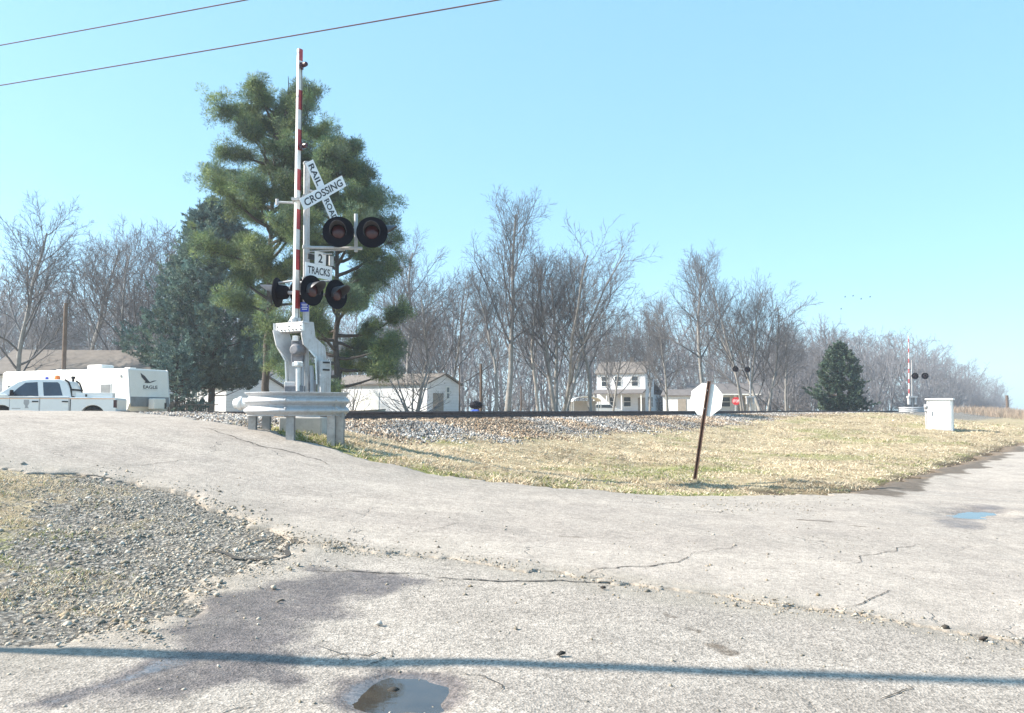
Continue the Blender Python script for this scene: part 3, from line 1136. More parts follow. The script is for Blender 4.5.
# ================================================================== CROSSING SIGNALS
def signal_light(parent, o, facing, r=.275, hood=.30, origin=Vector((0, 0, 0))):
    """black round background with lamp housing behind; lens and visor are sub-parts"""
    A = face_frame(Vector(o) - origin, facing)
    m = MB()
    m.lathe([(.02, -.006), (r - .02, -.006), (r, .004), (r, .016), (r - .022, .012), (.145, .012), (.0, .012)], 32, A)
    m.lathe([(.10, -.19), (.125, -.16), (.14, -.02), (.14, -.007)], 20, A)
    bg = m.build('signal_light', MT['black'], parent, smooth_=True)
    l = MB(); l.lathe([(.122, .013), (.115, .03), (.08, .045), (.03, .052), (.0, .053)], 24, A)
    l.build('lens', MT['lens'], bg, smooth_=True)
    h = MB()
    n = 20
    vs, fs = [], []
    a0, a1 = R(-25), R(205)
    for j, (zz, rr) in enumerate(((.014, .14), (hood, .15))):
        for q in range(n + 1):
            a = a0 + (a1 - a0) * q / n
            L = zz
            if j == 1:   # scooped front edge
                L = .014 + (hood - .014) * (.25 + .75 * max(0, math.sin(a)) ** .7)
            for th in (0, .006):
                vs.append(((rr - th) * math.cos(a), (rr - th) * math.sin(a), L))
    w = (n + 1) * 2
    for q in range(n):
        i = q * 2
        fs += [(i, i + 2, w + i + 2, w + i), (i + 1, w + i + 1, w + i + 3, i + 3), (w + i, w + i + 2, w + i + 3, w + i + 1)]
    h.add(vs, fs, A)
    h.build('hood', MT['hoodlit'], bg, smooth_=True)
    return bg


def crossing_signal():
    Y0 = 14.5
    p0 = at(306, 430, Y0)
    base_p = Vector((p0.x, Y0, gz(p0.x, Y0)))
    root = thing('railroad_crossing_signal', 'tall railroad crossing signal with raised red and white gate arm behind the curved guardrail', 'crossing signal', base_p)

    def L(px, py, d=0.0):
        return at(px, py, Y0 + d) - base_p

    # mast
    m = MB()
    m.path([L(305.3, 452), L(306.8, 165)], .058, 14)
    m.lathe([(.066, 0), (.07, .03), (.05, .06), (0, .065)], 14, Matrix.Translation(L(306.8, 165)))
    for py in (247, 279, 200):
        m.lathe([(.06, -.035), (.072, -.03), (.072, .03), (.06, .035)], 14, Matrix.Translation(L(306.3, py)))
    m.build('mast', MT['silver'], root, smooth_=True)
    f = MB()
    b0 = L(305.3, 436)
    f.box((b0.x, 0, -.02), (.75, .75, .5)); f.build('foundation', MT['concrete'], root, bevel=.02)
    f = MB()
    f.lathe([(.26, .23), (.26, .27), (.10, .30), (.085, .55), (.06, .58)], 16, Matrix.Translation((b0.x, 0, 0)))
    f.build('mast_base', MT['silver'], root, smooth_=True)

    # gate arm: white fibreglass beam with red and white sheets on its broad face
    q0, q1 = L(295.8, 320, -.12), L(299.2, 49, -.12)
    ax = (q1 - q0)
    ln = ax.length
    ax.normalize()
    A = frame(q0, Vector((.58, .815, 0)), ax)       # broad face turned to the right of the camera
    arm = MB()
    tap0, tap1 = .056, .046
    arm.add([(-tap0, 0, -.038), (tap0, 0, -.038), (tap0, 0, .038), (-tap0, 0, .038), (-tap1, ln, -.03), (tap1, ln, -.03), (tap1, ln, .03), (-tap1, ln, .03)],
            [(3, 2, 1, 0), (4, 5, 6, 7), (0, 1, 5, 4), (1, 2, 6, 5), (2, 3, 7, 6), (3, 0, 4, 7)], A)
    gate = arm.build('gate_arm', MT['white'], root, bevel=.008)
    for k, (ya, yb) in enumerate([(49, 61), (91, 111), (131, 152), (171, 192), (211, 231), (251, 271), (291, 309)]):
        va = (320 - ya) / 271 * ln; vb = (320 - yb) / 271 * ln
        for side in (1, -1):
            hw = (tap0 + (tap1 - tap0) * va / ln) * .93
            sk = .05
            st = MB()
            za = (.038 - .008 * va / ln + .003) * side; zb_ = (.038 - .008 * vb / ln + .003) * side
            st.add([(-hw, vb, zb_), (hw, vb, zb_), (hw, va, za), (-hw, va, za)], [(0, 1, 2, 3)], A)
            st.build('red_stripe', MT['red'], gate)
    for py in (66, 147):
        c = L(301.6, py, -.16)
        w = MB(); w.box(c, (.05, .11, .10)); w.lathe([(.04, -.09), (.045, -.05), (.045, .05), (.04, .09)], 12, face_frame(c + Vector((.03, 0, .02)), FN))
        w.build('arm_lamp', MT['lens'], gate, bevel=.006)
    w = MB(); w.path([L(302, 63, -.12), L(301.3, 150, -.12), L(300, 250, -.12), L(298.6, 318, -.12)], .006, 5); w.build('arm_cable', MT['black'], gate)
    # arm rest bracket with a wing to the left
    w = MB()
    w.path([L(276, 202, -.05), L(296, 203, -.09), L(307, 202, 0)], .022, 8)
    w.path([L(277, 199, -.05), L(277, 205, -.05)], .03, 8)
    w.box(L(298, 200, -.12), (.19, .18, .05)); w.path([L(300, 200, -.1), L(308, 190, 0)], .014, 6)
    w.build('arm_bracket', MT['silver'], root, smooth_=True)

    # crossbucks, front pair facing the road, rear pair behind
    def crossbuck(o, facing, a1, a2, letters):
        A = face_frame(o, facing)
        hw, hl = .105, .60
        def board(ang, zoff):
            Mx = A @ Matrix.Translation((0, 0, zoff)) @ Matrix.Rotation(ang, 4, 'Z')
            b = MB(); b.prism([(-hl, -hw), (hl, -hw), (hl, hw), (-hl, hw)], .006, Mx)
            o_ = b.build('crossbuck_board', MT['signwhite'] if letters else MT['signback'], root)
            return o_, Mx
        b1, M1 = board(a1, 0)
        b2, M2 = board(a2, .014)
        if letters:
            off = Matrix.Translation((0, 0, .007))
            lettering('RAIL', .40, .135, M1 @ off @ Matrix.Translation((-.345, 0, 0)), MT['letter'], b1)
            lettering('ROAD', .42, .135, M1 @ off @ Matrix.Translation((.345, 0, 0)), MT['letter'], b1)
            lettering('CROSSING', 1.06, .135, M2 @ off, MT['letter'], b2)
    cb = L(323, 192.5)
    crossbuck(cb + FN * 0, FN, R(-56), R(34), True)
    w = MB(); w.path([L(307, 190), cb - FN * .02], .02, 8); w.path([L(307, 203), cb - FN * .02 + Vector((0, 0, -.1))], .015, 8)
    w.build('sign_bracket', MT['silver'], root, smooth_=True)

    # 2 TRACKS board: inverted T
    A = face_frame(L(318.8, 271, -.05), FN)
    b = MB(); b.prism([(-.315, -.13), (.315, -.13), (.315, .12), (-.315, .12)], .006, A)
    low = b.build('tracks_board', MT['signwhite'], root)
    lettering('TRACKS', .52, .14, A @ Matrix.Translation((0, -.005, .006)), MT['letter'], low)
    B2 = A @ Matrix.Translation((.03, .235, 0))
    b = MB(); b.prism([(-.13, -.112), (.13, -.112), (.13, .12), (-.13, .12)], .006, B2)
    up = b.build('count_board', MT['signwhite'], root)
    lettering('2', .10, .16, B2 @ Matrix.Translation((0, 0, .006)), MT['letter'], up)
    b = MB()
    b.box((-.21, 0, -.01), (.14, .10, .02), B2); b.build('sign_clamp', MT['letter'], root)
    b = MB(); b.box((.165, .01, -.01), (.05, .17, .02), B2); b.build('sign_clamp', MT['letter'], root)
    b = MB()
    b.path([L(307, 266), L(318, 266, -.02)], .018, 8); b.path([L(307, 254), L(332, 254, .05)], .014, 8)
    b.box((.28, .0, -.02), (.10, .18, .02), B2)
    b.build('sign_bracket', MT['silver'], root)

    # lower lamps that face the road
    c = L(324, 292.5, -.02)
    w = MB()
    w.path([L(306, 279), L(306, 279) + FN * .05, c + FN * -.17 + Vector((0, 0, .24)), c + FN * -.17 + FD * .0], .022, 8)
    w.path([c - FN * .17 - FD * .36, c - FN * .17 + FD * .36], .024, 10)
    w.path([L(318, 281), L(330, 281, .2)], .018, 8)
    w.build('lamp_crossarm', MT['silver'], root, smooth_=True)
    signal_light(root, c - FD * .29, Vector((.84, -.54, 0)), .275)
    signal_light(root, c + FD * .29, Vector((.84, -.54, 0)), .275)
    # lamp facing away on the left
    c = L(278, 292.5, .1)
    w = MB()
    w.path([L(306, 283), L(292, 281, .04), L(277, 283, .1), L(279, 286, .1) + Vector((.10, 0, 0)), c + Vector((.13, .0, 0))], .02, 8)
    w.path([c + Vector((.1, 0, -.0)), L(304, 293, .05)], .032, 8)
    w.build('lamp_crossarm', MT['silver'], root, smooth_=True)
    signal_light(root, c, Vector((-.99, .08, 0)), .275, .33)
    signal_light(root, L(301, 293, .34), Vector((-.86, .5, 0)), .275, .33)
    # upper lamps on a side arm, facing the camera's road
    w = MB()
    w.path([L(307, 247.5, -.04), L(362, 248.5, -.14)], .03, 10)
    w.path([L(307, 251.5, -.04), L(345, 250, -.10)], .012, 6)
    w.path([L(356, 252, -.13), L(356, 214, -.13)], .034, 10)
    w.path([L(336, 228, -.13), L(376, 228, -.13)], .022, 8)
    w.build('lamp_crossarm', MT['silver'], root, smooth_=True)
    v = Vector((.12, -.99, 0))
    signal_light(root, L(338.5, 232, -.34), v, .28)
    signal_light(root, L(372, 232.5, -.36), v, .28)
    signal_light(root, L(380, 232.5, .10), Vector((.97, .25, 0)), .22, .32)
    # blue emergency notice
    b = MB(); b.box(L(304.6, 307, -.085), (.15, .01, .17)); bl = b.build('notice_plate', MT['blue'], root)
    b = MB()
    for k, dz in enumerate((.05, .02, -.01, -.04)):
        b.box(L(304.6, 307, -.094) + Vector((0, 0, dz)), (.11 - .02 * (k % 2), .003, .012))
    b.build('notice_text', MT['signwhite'], bl)

    # gate mechanism
    yaw = R(46)
    def plate(px_poly, d, depth, mat, name, bev=.004):
        pts = [L(a, b_, 0) for a, b_ in px_poly]
        cx = sum(p.x for p in pts) / len(pts); cz = sum(p.z for p in pts) / len(pts)
        Mx = Matrix.Translation((cx, d, cz)) @ Matrix.Rotation(yaw, 4, 'Z') @ Matrix.Rotation(R(90), 4, 'X')
        m_ = MB(); m_.prism([((p.x - cx) / math.cos(yaw), p.z - cz) for p in pts], depth, Mx)
        return m_.build(name, mat, root, bevel=bev)
    plate([(306.5, 322.5), (315, 323), (316.5, 338), (324, 346), (325.5, 362), (318.5, 362.5), (316, 356), (307, 346), (305.5, 336)], -.12, .03, MT['silver'], 'counterweight_arm')
    plate([(275, 331), (287, 331), (291, 345), (297, 358), (297, 383), (287, 383), (286.5, 361), (277.5, 346)], .10, .03, MT['alu'], 'counterweight_arm')
    for pts, d in (([(274.6, 324), (275, 336), (277.4, 346.5), (286, 361), (286.8, 384)], .08), ([(305, 334), (305.6, 345), (316, 357.5), (317.4, 384)], -.14)):
        w = MB()
        P3 = [L(a, b_, d) for a, b_ in pts]
        for a, b_ in zip(P3, P3[1:]):
            dv = (b_ - a); mid = (a + b_) / 2
            Mx = Matrix.Translation(mid) @ Matrix.Rotation(-math.atan2(dv.z, dv.x), 4, 'Y')
            w.box((0, 0, 0), (dv.length + .012, .11, .022), Mx)
        w.build('arm_flange', MT['white'], root)
    # top channel that carries the arm
    c = L(290, 328, -.16)
    CH = Matrix.Translation(c) @ Matrix.Rotation(R(-30), 4, 'Z')
    w = MB(); w.box((0, 0, 0), (.66, .05, .135), CH); w.build('arm_channel', MT['white'], root, bevel=.006)
    w = MB(); w.box((0, .10, .085), (.67, .26, .03), CH); w.box((0, .13, -.06), (.62, .2, .02), CH); w.build('channel_flange', MT['silver'], root, bevel=.004)
    w = MB()
    for dx in (-.29, -.18, -.10, .0, .10, .18, .29):
        for dz in (.03, -.035):
            if abs(dx) in (.10, .18) and dz > 0: continue
            w.lathe([(.014, 0), (.014, .012), (.006, .015)], 6, CH @ face_frame(Vector((dx, -.026, dz)), (0, -1, 0)))
    w.build('bolt', MT['letter'], root)
    w = MB()
    k0 = L(294, 320, -.14)
    w.lathe([(.05, -.06), (.062, -.02), (.062, .02), (.04, .06)], 10, Matrix.Translation(k0))
    w.path([L(289, 322, -.14), L(293, 316, -.14)], .018, 8); w.path([L(300, 322, -.1), L(297, 316, -.12)], .018, 8)
    w.box(L(292, 322, -.14), (.10, .08, .05)); w.box(L(299.5, 320.5, -.12), (.05, .06, .09))
    w.build('arm_clamp', MT['silver'], root, bevel=.004)
    # drive housing and operator
    w = MB()
    c = L(299, 352, -.02)
    w.box(c, (.20, .30, .42)); w.lathe([(.10, -.12), (.11, -.08), (.11, .1), (.08, .14)], 16, face_frame(L(298, 350, -.20), (-.3, -1, 0)))
    w.build('gate_motor', MT['motor'], root, bevel=.015)
    w = MB(); w.box(L(296, 338.5, -.15), (.10, .10, .095)); w.build('relay_box', MT['white'], root, bevel=.006)
    w = MB()
    w.box(L(297.5, 364.5, -.2), (.17, .10, .075)); w.path([L(293, 366, -.22), L(295, 362, -.24), L(303, 362.5, -.24)], .018, 8)
    w.lathe([(.035, 0), (.05, .02), (.035, .05)], 10, face_frame(L(297.5, 364, -.25), (-.2, -1, 0)))
    w.build('crank', MT['white'], root, bevel=.008)
    w = MB(); w.path([L(298, 391, -.18), L(298, 368, -.18)], .038, 12); w.build('buffer_rod', MT['white'], root, smooth_=True)
    w = MB(); w.path([L(312, 395, -.1), L(312, 376, -.1), L(311, 366, -.06)], .04, 12); w.path([L(302.5, 395, -.16), L(302.5, 366, -.14)], .03, 10)
    w.path([L(309, 395, .05), L(309.5, 372, .03), L(307, 360, 0)], .022, 8)
    w.build('conduit', MT['cabgrey'], root, smooth_=True)
    # counterweights
    w = MB(); w.box((0, 0, 0), (.20, .14, .66), Matrix.Translation(L(324.2, 379, -.10)) @ Matrix.Rotation(R(38), 4, 'Z')); cw = w.build('counterweight', MT['silver'], root, bevel=.012)
    w = MB()
    for py in (362.8, 370): w.box((0, -.072, L(325, py).z - L(324.2, 379).z), (.13, .02, .03), Matrix.Translation(L(324.2, 379, -.10)) @ Matrix.Rotation(R(38), 4, 'Z'))
    w.build('slot', MT['dark'], cw)
    w = MB(); w.box(L(291.3, 389, .06), (.20, .24, .26)); w.build('counterweight', MT['silver'], root, bevel=.012)
    w = MB(); w.box(L(296, 405, 0), (.34, .4, .7)); w.box(L(309, 388, .12), (.22, .2, .3)); w.build('mechanism_case', MT['motor'], root, bevel=.02)
    return base_p


SIG = crossing_signal()


# ------------------------------------------------------------------ guardrail round the signal
def guardrail():
    pts = []
    ctrl = [(-4.62, 13.95), (-4.50, 13.45), (-4.12, 13.08), (-3.70, 12.98), (-3.28, 13.10), (-2.98, 13.32), (-2.74, 13.62)]
    # smooth plan curve
    C = [Vector((-3.68 + (p[0] + 3.68) * .94, p[1])) for p in ctrl]
    def cr(p0, p1, p2, p3, t):
        return .5 * ((2 * p1) + (p2 - p0) * t + (2 * p0 - 5 * p1 + 4 * p2 - p3) * t * t + (3 * p1 - p0 - 3 * p2 + p3) * t ** 3)
    for i in range(len(C) - 1):
        a = C[max(i - 1, 0)]; d = C[min(i + 2, len(C) - 1)]
        for k in range(6):
            pts.append(cr(a, C[i], C[i + 1], d, k / 6))
    pts.append(C[-1])
    z0 = at(296, 404, 13.05).z
    root = thing('guardrail', 'curved corrugated steel guardrail wrapped round the foot of the gate signal', 'guardrail', (-3.7, 13.2, gz(-3.7, 13.2)))
    rp = Vector(root.location)
    prof = []
    nw = 40
    for k in range(nw + 1):
        v = k / nw
        z = (.5 - v) * .395
        off = .040 * math.cos(2 * math.pi * 2.5 * v + math.pi * .15)
        prof.append((off, z))
    vs, fs = [], []
    for i, p in enumerate(pts):
        d = (pts[min(i + 1, len(pts) - 1)] - pts[max(i - 1, 0)]).normalized()
        nrm = Vector((d.y, -d.x))
        for o, z in prof:
            vs.append(Vector((p.x + nrm.x * o, p.y + nrm.y * o, z0 + z)) - rp)
    m = len(prof)
    for i in range(len(pts) - 1):
        for k in range(m - 1):
            fs.append((i * m + k, i * m + k + 1, (i + 1) * m + k + 1, (i + 1) * m + k))
    b = MB(); b.add(vs, fs)
    o = b.build('beam', MT['galv'], root, smooth_=True)
    for p in o.data.polygons: p.use_smooth = True
    md = o.modifiers.new('thickness', 'SOLIDIFY'); md.thickness = .008
    for (x, y) in ((-4.40, 13.62), (-3.62, 13.13), (-2.90, 13.56), (-3.02, 13.44), (-4.25, 13.9)):
        zb = gz(x, y)
        w = MB()
        c = Vector((x, y, (z0 + .1 + zb - .3) / 2)) - rp
        h = z0 + .1 - zb + .3
        w.box(c + Vector((0, -.045, 0)), (.13, .012, h)); w.box(c + Vector((0, .045, 0)), (.13, .012, h)); w.box(c, (.012, .078, h))
        w.build('post', MT['post'], root)
    w = MB()
    a = at(236, 403.5, 13.95) - rp
    w.path([a + Vector((-.02, .02, 0)), a + Vector((.06, 0, 0)), a + Vector((.35, -.02, 0))], [.085, .10, .095], 14)
    w.lathe([(.115, -.03), (.125, 0), (.115, .03)], 14, Matrix.Translation(a + Vector((.08, 0, 0))) @ Matrix.Rotation(R(90), 4, 'Y'))
    w.build('end_pipe', MT['white'], root, smooth_=True)
    w = MB()
    for (x, y) in ((-4.42, 13.44), (-3.66, 12.97), (-2.92, 13.37)):
        for dz in (.07, -.07):
            q = Vector((x, y, z0 + dz)) - rp
            w.lathe([(.018, 0), (.018, .02), (.008, .026)], 8, face_frame(q + Vector((0, -.02, 0)), (0, -1, 0)))
    w.build('bolt', MT['galv'], root)


guardrail()


# ------------------------------------------------------------------ stop sign seen from behind
def stop_sign():
    x, y = G(693, 480)
    root = thing('stop_sign', 'leaning stop sign seen from its blank white back on a rusty post in the grass', 'stop sign', (x, y, gz(x, y)))
    rp = Vector(root.location)
    top = at(707.5, 381, y) - rp
    bot = Vector((0, 0, -.3))
    axis = (top - Vector((0, 0, 0))).normalized()
    # back of the panel faces the camera's left
    fb = Vector((-.50, -.866, 0))
    right = axis.cross(fb).normalized()
    upv = axis
    c = at(706.3, 399.6, y) - rp
    A = frame(c, right, upv)          # local z = facing of the back
    r8 = 16 * y / F / math.cos(R(22.5))
    poly = [(r8 * math.cos(R(22.5 + 45 * k)), r8 * math.sin(R(22.5 + 45 * k))) for k in range(8)]
    m = MB(); m.prism(poly, .004, A)
    panel = m.build('sign_panel', MT['signback'], root)
    m = MB(); m.prism([(p[0] * .97, p[1] * .97) for p in poly], .003, A @ Matrix.Translation((0, 0, -.0045)))
    face = m.build('sign_face', MT['stopred'], root)
    lettering('STOP', r8 * 1.4, r8 * .62, A @ Matrix.Translation((0, 0, -.0075)) @ Matrix.Rotation(math.pi, 4, 'Y'), MT['signwhite'], face)
    # u-channel post, in front of the back
    zf = A.to_3x3().col[2]
    off = Vector(zf) * .035
    P = frame(bot + off, right, upv)
    ln = (top - bot).length
    m = MB()
    for cx, w, d in ((0, .036, .007), (-.02, .007, .034), (.02, .007, .034), (-.028, .018, .006), (.028, .018, .006)):
        zc = -.012 if w > .03 else (.002 if d > .02 else .018)
        m.box((cx, ln / 2, zc), (w, ln, d), P)
    m.build('post', MT['rust'], root)
    m = MB()
    for dz in (.18, -.18):
        m.lathe([(.014, 0), (.014, .012), (.006, .016)], 8, A @ Matrix.Translation((0, dz, .028)))
    m.build('bolt', MT['galv'], root)


stop_sign()


# ------------------------------------------------------------------ white trackside cabinet
def cabinet():
    x, y = G(940, 430)
    root = thing('equipment_cabinet', 'white trackside equipment cabinet standing alone on the grass at the right', 'cabinet', (x, y, gz(x, y) - .05), R(-34))
    k = y / F
    w, h, d = 22 * k, 33 * k, .75
    m = MB(); m.box((0, d / 2, h / 2), (w, d, h - .12)); m.build('body', MT['cabinet'], root, bevel=.015)
    m = MB(); m.box((.05, -.012, h / 2 + .01), (w - .20, .03, h - .2)); dr = m.build('door', MT['cabinet'], root, bevel=.008)
    m = MB(); m.box((-w / 2 + .20, -.045, h * .55), (.03, .05, .22)); m.build('handle', MT['cabgrey'], dr, bevel=.005)
    m = MB(); m.box((0, d / 2, h - .035), (w + .14, d + .16, .07)); m.build('lid', MT['cabinet'], root, bevel=.012)
    m = MB(); m.box((0, d / 2, .04), (w + .06, d + .06, .12)); m.build('plinth', MT['cabgrey'], root, bevel=.01)
    m = MB(); m.box((-w / 2 - .06, .15, h * .72), (.12, .26, .34)); m.path([(-w / 2 - .06, .15, h * .6), (-w / 2 - .06, .15, .02)], .05, 10)
    m.lathe([(.08, 0), (.085, .04), (.04, .08)], 14, face_frame((-w / 2 - .05, .02, h * .75), (0, -1, 0)))
    m.build('meter', MT['cabgrey'], root, bevel=.006)


cabinet()


# ------------------------------------------------------------------ far signals of the second crossing
def far_signal(px, Y, top_arm, label, lights, stop=False, arm=True, ring=True):
    x = at(px, 400, Y).x
    z = gz(x, Y)
    root = thing('railroad_crossing_signal', label, 'crossing signal', (x, Y, z))
    rp = Vector((x, Y, z))
    L = lambda a, b, d=0: at(a, b, Y + d) - rp
    m = MB(); m.path([Vector((0, 0, 0)), L(px, lights[0][1] - 16)], .06, 10); m.lathe([(.2, 0), (.2, .05), (.08, .2)], 12)
    m.build('mast', MT['silver'], root, smooth_=True)
    if arm:
        m = MB(); a, b = L(px - 3, 397, -.1), L(px - 3.5, top_arm, -.1)
        m.path([a, b], [.05, .035], 4); g = m.build('gate_arm', MT['white'], root)
        for k in range(6):
            m = MB()
            u = (k + .35) / 6
            p = a.lerp(b, u); q = a.lerp(b, u + .07)
            m.path([p, q], .053 - .015 * u, 4)
            m.build('red_stripe', MT['red'], g)
    for lx, ly in lights:
        signal_light(root, L(lx, ly, -.25), (-.28, -.96, 0), .275)
    lxs = [l[0] for l in lights]
    m = MB(); m.path([L(min(lxs + [px]), lights[0][1], -.1), L(max(lxs + [px]), lights[0][1], -.1)], .03, 8); m.build('lamp_crossarm', MT['silver'], root)
    m = MB(); m.box(L(px, 397, -.1), (.8, .4, .16)); m.box(L(px - 3, 401, -.1), (.16, .3, .6)); m.box(L(px + 3, 401, -.1), (.16, .3, .6)); m.build('gate_mechanism', MT['silver'], root, bevel=.02)
    if ring:
        m = MB()
        for dz in (.12, .27, .42):
            n = 14
            vs = []
            for k in range(n + 1):
                a = math.pi * (1 + k / n)
                vs.append((1.0 * math.cos(a) , .9 * math.sin(a) + .2, dz))
            m.path(vs, .07, 6)
        m.build('guardrail', MT['galv'], root, smooth_=True)
    if stop:
        c = L(736, 401, -1.2)
        m = MB(); m.prism([(.38 * math.cos(R(22.5 + 45 * k)), .38 * math.sin(R(22.5 + 45 * k))) for k in range(8)], .01, face_frame(c, (-.3, -.95, 0)))
    return root


far_signal(912, 68, 336, 'distant crossing signal with its gate arm raised beside the brush, right of the round evergreen', [(915, 376), (925, 376)])
far_signal(750, 74, 0, 'far crossing signal with two dark lamps across the tracks behind the stop sign', [(735.5, 369), (747.5, 369.5)], arm=False, ring=False)
x = at(736, 401, 76).x
rs_ = thing('stop_sign', 'small red stop sign facing the camera far across the tracks', 'stop sign', (x, 76, gz(x, 76)))
c = at(736, 401, 76) - Vector(rs_.location)
A = face_frame(c, (-.3, -.95, 0))
m = MB(); m.prism([(.40 * math.cos(R(22.5 + 45 * k)), .40 * math.sin(R(22.5 + 45 * k))) for k in range(8)], .01, A); sp = m.build('sign_panel', MT['stopred'], rs_)
lettering('STOP', .60, .26, A @ Matrix.Translation((0, 0, .009)), MT['signwhite'], sp)
m = MB(); m.path([(0, .05, -.3), (0, .05, c.z + .4)], .035, 6); m.build('post', MT['galv'], rs_)


# ================================================================== VEHICLES
def pickup():
    Y = 36.4
    xr = at(121.5, 405, Y).x
    z = bz(xr - 2, Y)
    root = thing('pickup_truck', 'white crew cab pickup with amber roof beacon and toolbox parked beyond the crossing', 'pickup', (xr, Y, z), R(13))
    k = 35.0 / F
    # local: x runs from the tail (0) to the nose (negative), y from -1 (camera side) to +1
    def P(px, py):
        return (-(121.5 - px) * k, EYE - z + (410.5 - py) * k)
    W = 1.96
    side = [P(121.2, 418), P(121.5, 400), P(120.5, 397.8), P(79, 397.2), P(78, 396.6), P(24, 396.4), P(22, 394.6), P(4, 395.2), P(-12, 396.6), P(-17, 399), P(-18.5, 404), P(-18.5, 417), P(-16, 419)]
    Mx = Matrix.Rotation(R(90), 4, 'X')
    # wheel arches cut into the side outline
    def arch(cx, r=.50, zc=.42):
        return [(cx + r * math.cos(a), zc + r * math.sin(a)) for a in [math.pi * (1 - q / 10) for q in range(11)]]
    wr, wf = P(100, 0)[0], P(17.5, 0)[0]
    zb = .42
    poly = side[:-3] + [(-6.15, .62), (-6.05, zb)] + arch(wf) + arch(wr) + [(0, zb + .12)]
    poly = poly[1:]
    m = MB(); m.prism(poly, W, Mx)
    body = m.build('body', MT['truck'], root, bevel=.02)
    m = MB(); m.box((-3.0, 0, .70), (5.7, 1.5, .50)); m.build('underbody', MT['dark'], root)
    # cab: tapering greenhouse
    gp = [P(79.5, 397.4), P(77.5, 388), P(74.5, 381.3), P(68, 379.4), P(45, 379.2), P(36, 380.2), P(30, 382.2), P(13, 395)]
    n = len(gp)
    vs = []
    for sgn in (-1, 1):
        for (x, zz) in gp:
            ins = .10 * max(0, (zz - 1.19) / .75)
            vs.append((x, sgn * (W / 2 - .03 - ins * 1.6), zz))
    m = MB(); m.add(vs, [tuple(range(n)), tuple(range(2 * n - 1, n - 1, -1))] + [(i, i + n, (i + 1) % n + n, (i + 1) % n) for i in range(n)])
    cab = m.build('cab', MT['truck'], root, bevel=.025)

    def side_panel(px_poly, name, mat, parent, out=.006):
        pts = [P(*p) for p in px_poly]
        vs_, q = [], len(pts)
        for d in (-out, .02):
            for (x, zz) in pts:
                ins = .10 * max(0, (zz - 1.19) / .75)
                vs_.append((x, -(W / 2 - .03 - ins * 1.6) + d, zz))
        mm = MB(); mm.add(vs_, [tuple(range(q)), tuple(range(2 * q - 1, q - 1, -1))] + [(i, i + q, (i + 1) % q + q, (i + 1) % q) for i in range(q)])
        return mm.build(name, mat, parent)
    side_panel([(24, 396.2), (31, 388.2), (37, 383), (47.8, 382.2), (50, 396.2)], 'side_window', MT['truckglass'], cab)
    side_panel([(54.8, 396), (52.6, 382.2), (66, 382.2), (68, 384), (71.8, 395.6)], 'side_window', MT['truckglass'], cab)
    # windscreen
    a, b = P(14.5, 394.4), P(29.6, 383.0)
    nx, nz = (a[1] - b[1]), (b[0] - a[0])
    l = math.hypot(nx, nz); nx, nz = nx / l * .008, nz / l * .008
    m = MB()
    m.add([(a[0] + nx, -.84, a[1] + nz), (a[0] + nx, .84, a[1] + nz), (b[0] + nx, .74, b[1] + nz), (b[0] + nx, -.74, b[1] + nz)], [(0, 1, 2, 3)])
    o = m.build('windscreen', MT['truckglass'], cab)
    o.modifiers.new('t', 'SOLIDIFY').thickness = .006
    # doors as thin proud panels, handles, stripe, emblem
    yo = -W / 2
    for (x0, x1) in ((25, 51.2), (52, 78)):
        a, b = P(x0, 397.6), P(x1, 408.5)
        m = MB(); m.box(((a[0] + b[0]) / 2, yo - .004, (a[1] + b[1]) / 2 - .06), (b[0] - a[0] - .02, .012, a[1] - b[1] + .1))
        d = m.build('door', MT['truck'], root, bevel=.004)
        m = MB(); m.box(((a[0] + b[0]) / 2, yo - .001, (a[1] + b[1]) / 2 - .06), (b[0] - a[0] + .03, .005, a[1] - b[1] + .15)); m.build('door_gap', MT['cabgrey'], d)
        hx = P(x1 - 3.4, 401.6)
        m = MB(); m.box((hx[0], yo - .025, hx[1]), (.24, .03, .05)); m.build('door_handle', MT['black'], d, bevel=.006)
        if x0 < 30:
            e = P(40, 403.6)
            m = MB(); m.prism([(-.10, .16), (.10, .16), (.11, .02), (.05, -.12), (.10, -.2), (-.06, -.2), (-.04, -.1), (-.11, .0)], .004, Matrix.Translation((e[0], yo - .013, e[1])) @ Mx)
            m.build('door_emblem', MT['cabgrey'], d)
            e = P(31, 408.4)
            m = MB(); m.box((e[0], yo - .012, e[1]), (.34, .004, .03)); m.build('badge', MT['cabgrey'], d)
    m = MB(); a, b = P(4, 398.6), P(120, 398.9)
    m.box(((a[0] + b[0]) / 2, yo - .012, a[1]), (b[0] - a[0], .005, .03)); m.build('pinstripe', MT['orange'], root)
    # gap between cab and bed
    a = P(79.4, 397); m = MB(); m.box((a[0], yo - .002, .8), (.035, .02, .75)); m.build('body_gap', MT['black'], body)
    # mirror
    a = P(27.5, 393.5); m = MB(); m.box((a[0], yo - .14, a[1] + .02), (.10, .22, .24)); m.build('mirror', MT['black'], cab, bevel=.03)
    # wheels
    for cx in (wf, wr):
        for sg in (-1, 1):
            Mw = Matrix.Translation((cx, sg * (W / 2 - .14), .40)) @ Matrix.Rotation(R(90), 4, 'X')
            m = MB(); m.lathe([(.24, -.12), (.37, -.13), (.40, -.09), (.40, .09), (.37, .13), (.24, .12)], 24, Mw)
            wv = m.build('wheel', MT['tyre'], root, smooth_=True)
            m = MB(); m.lathe([(.23, -.125), (.10, -.10), (.05, -.12), (.0, -.12)], 20, Mw); m.lathe([(.23, .125), (.10, .10), (.05, .12), (.0, .12)], 20, Mw)
            m.build('rim', MT['rim'], wv, smooth_=True)
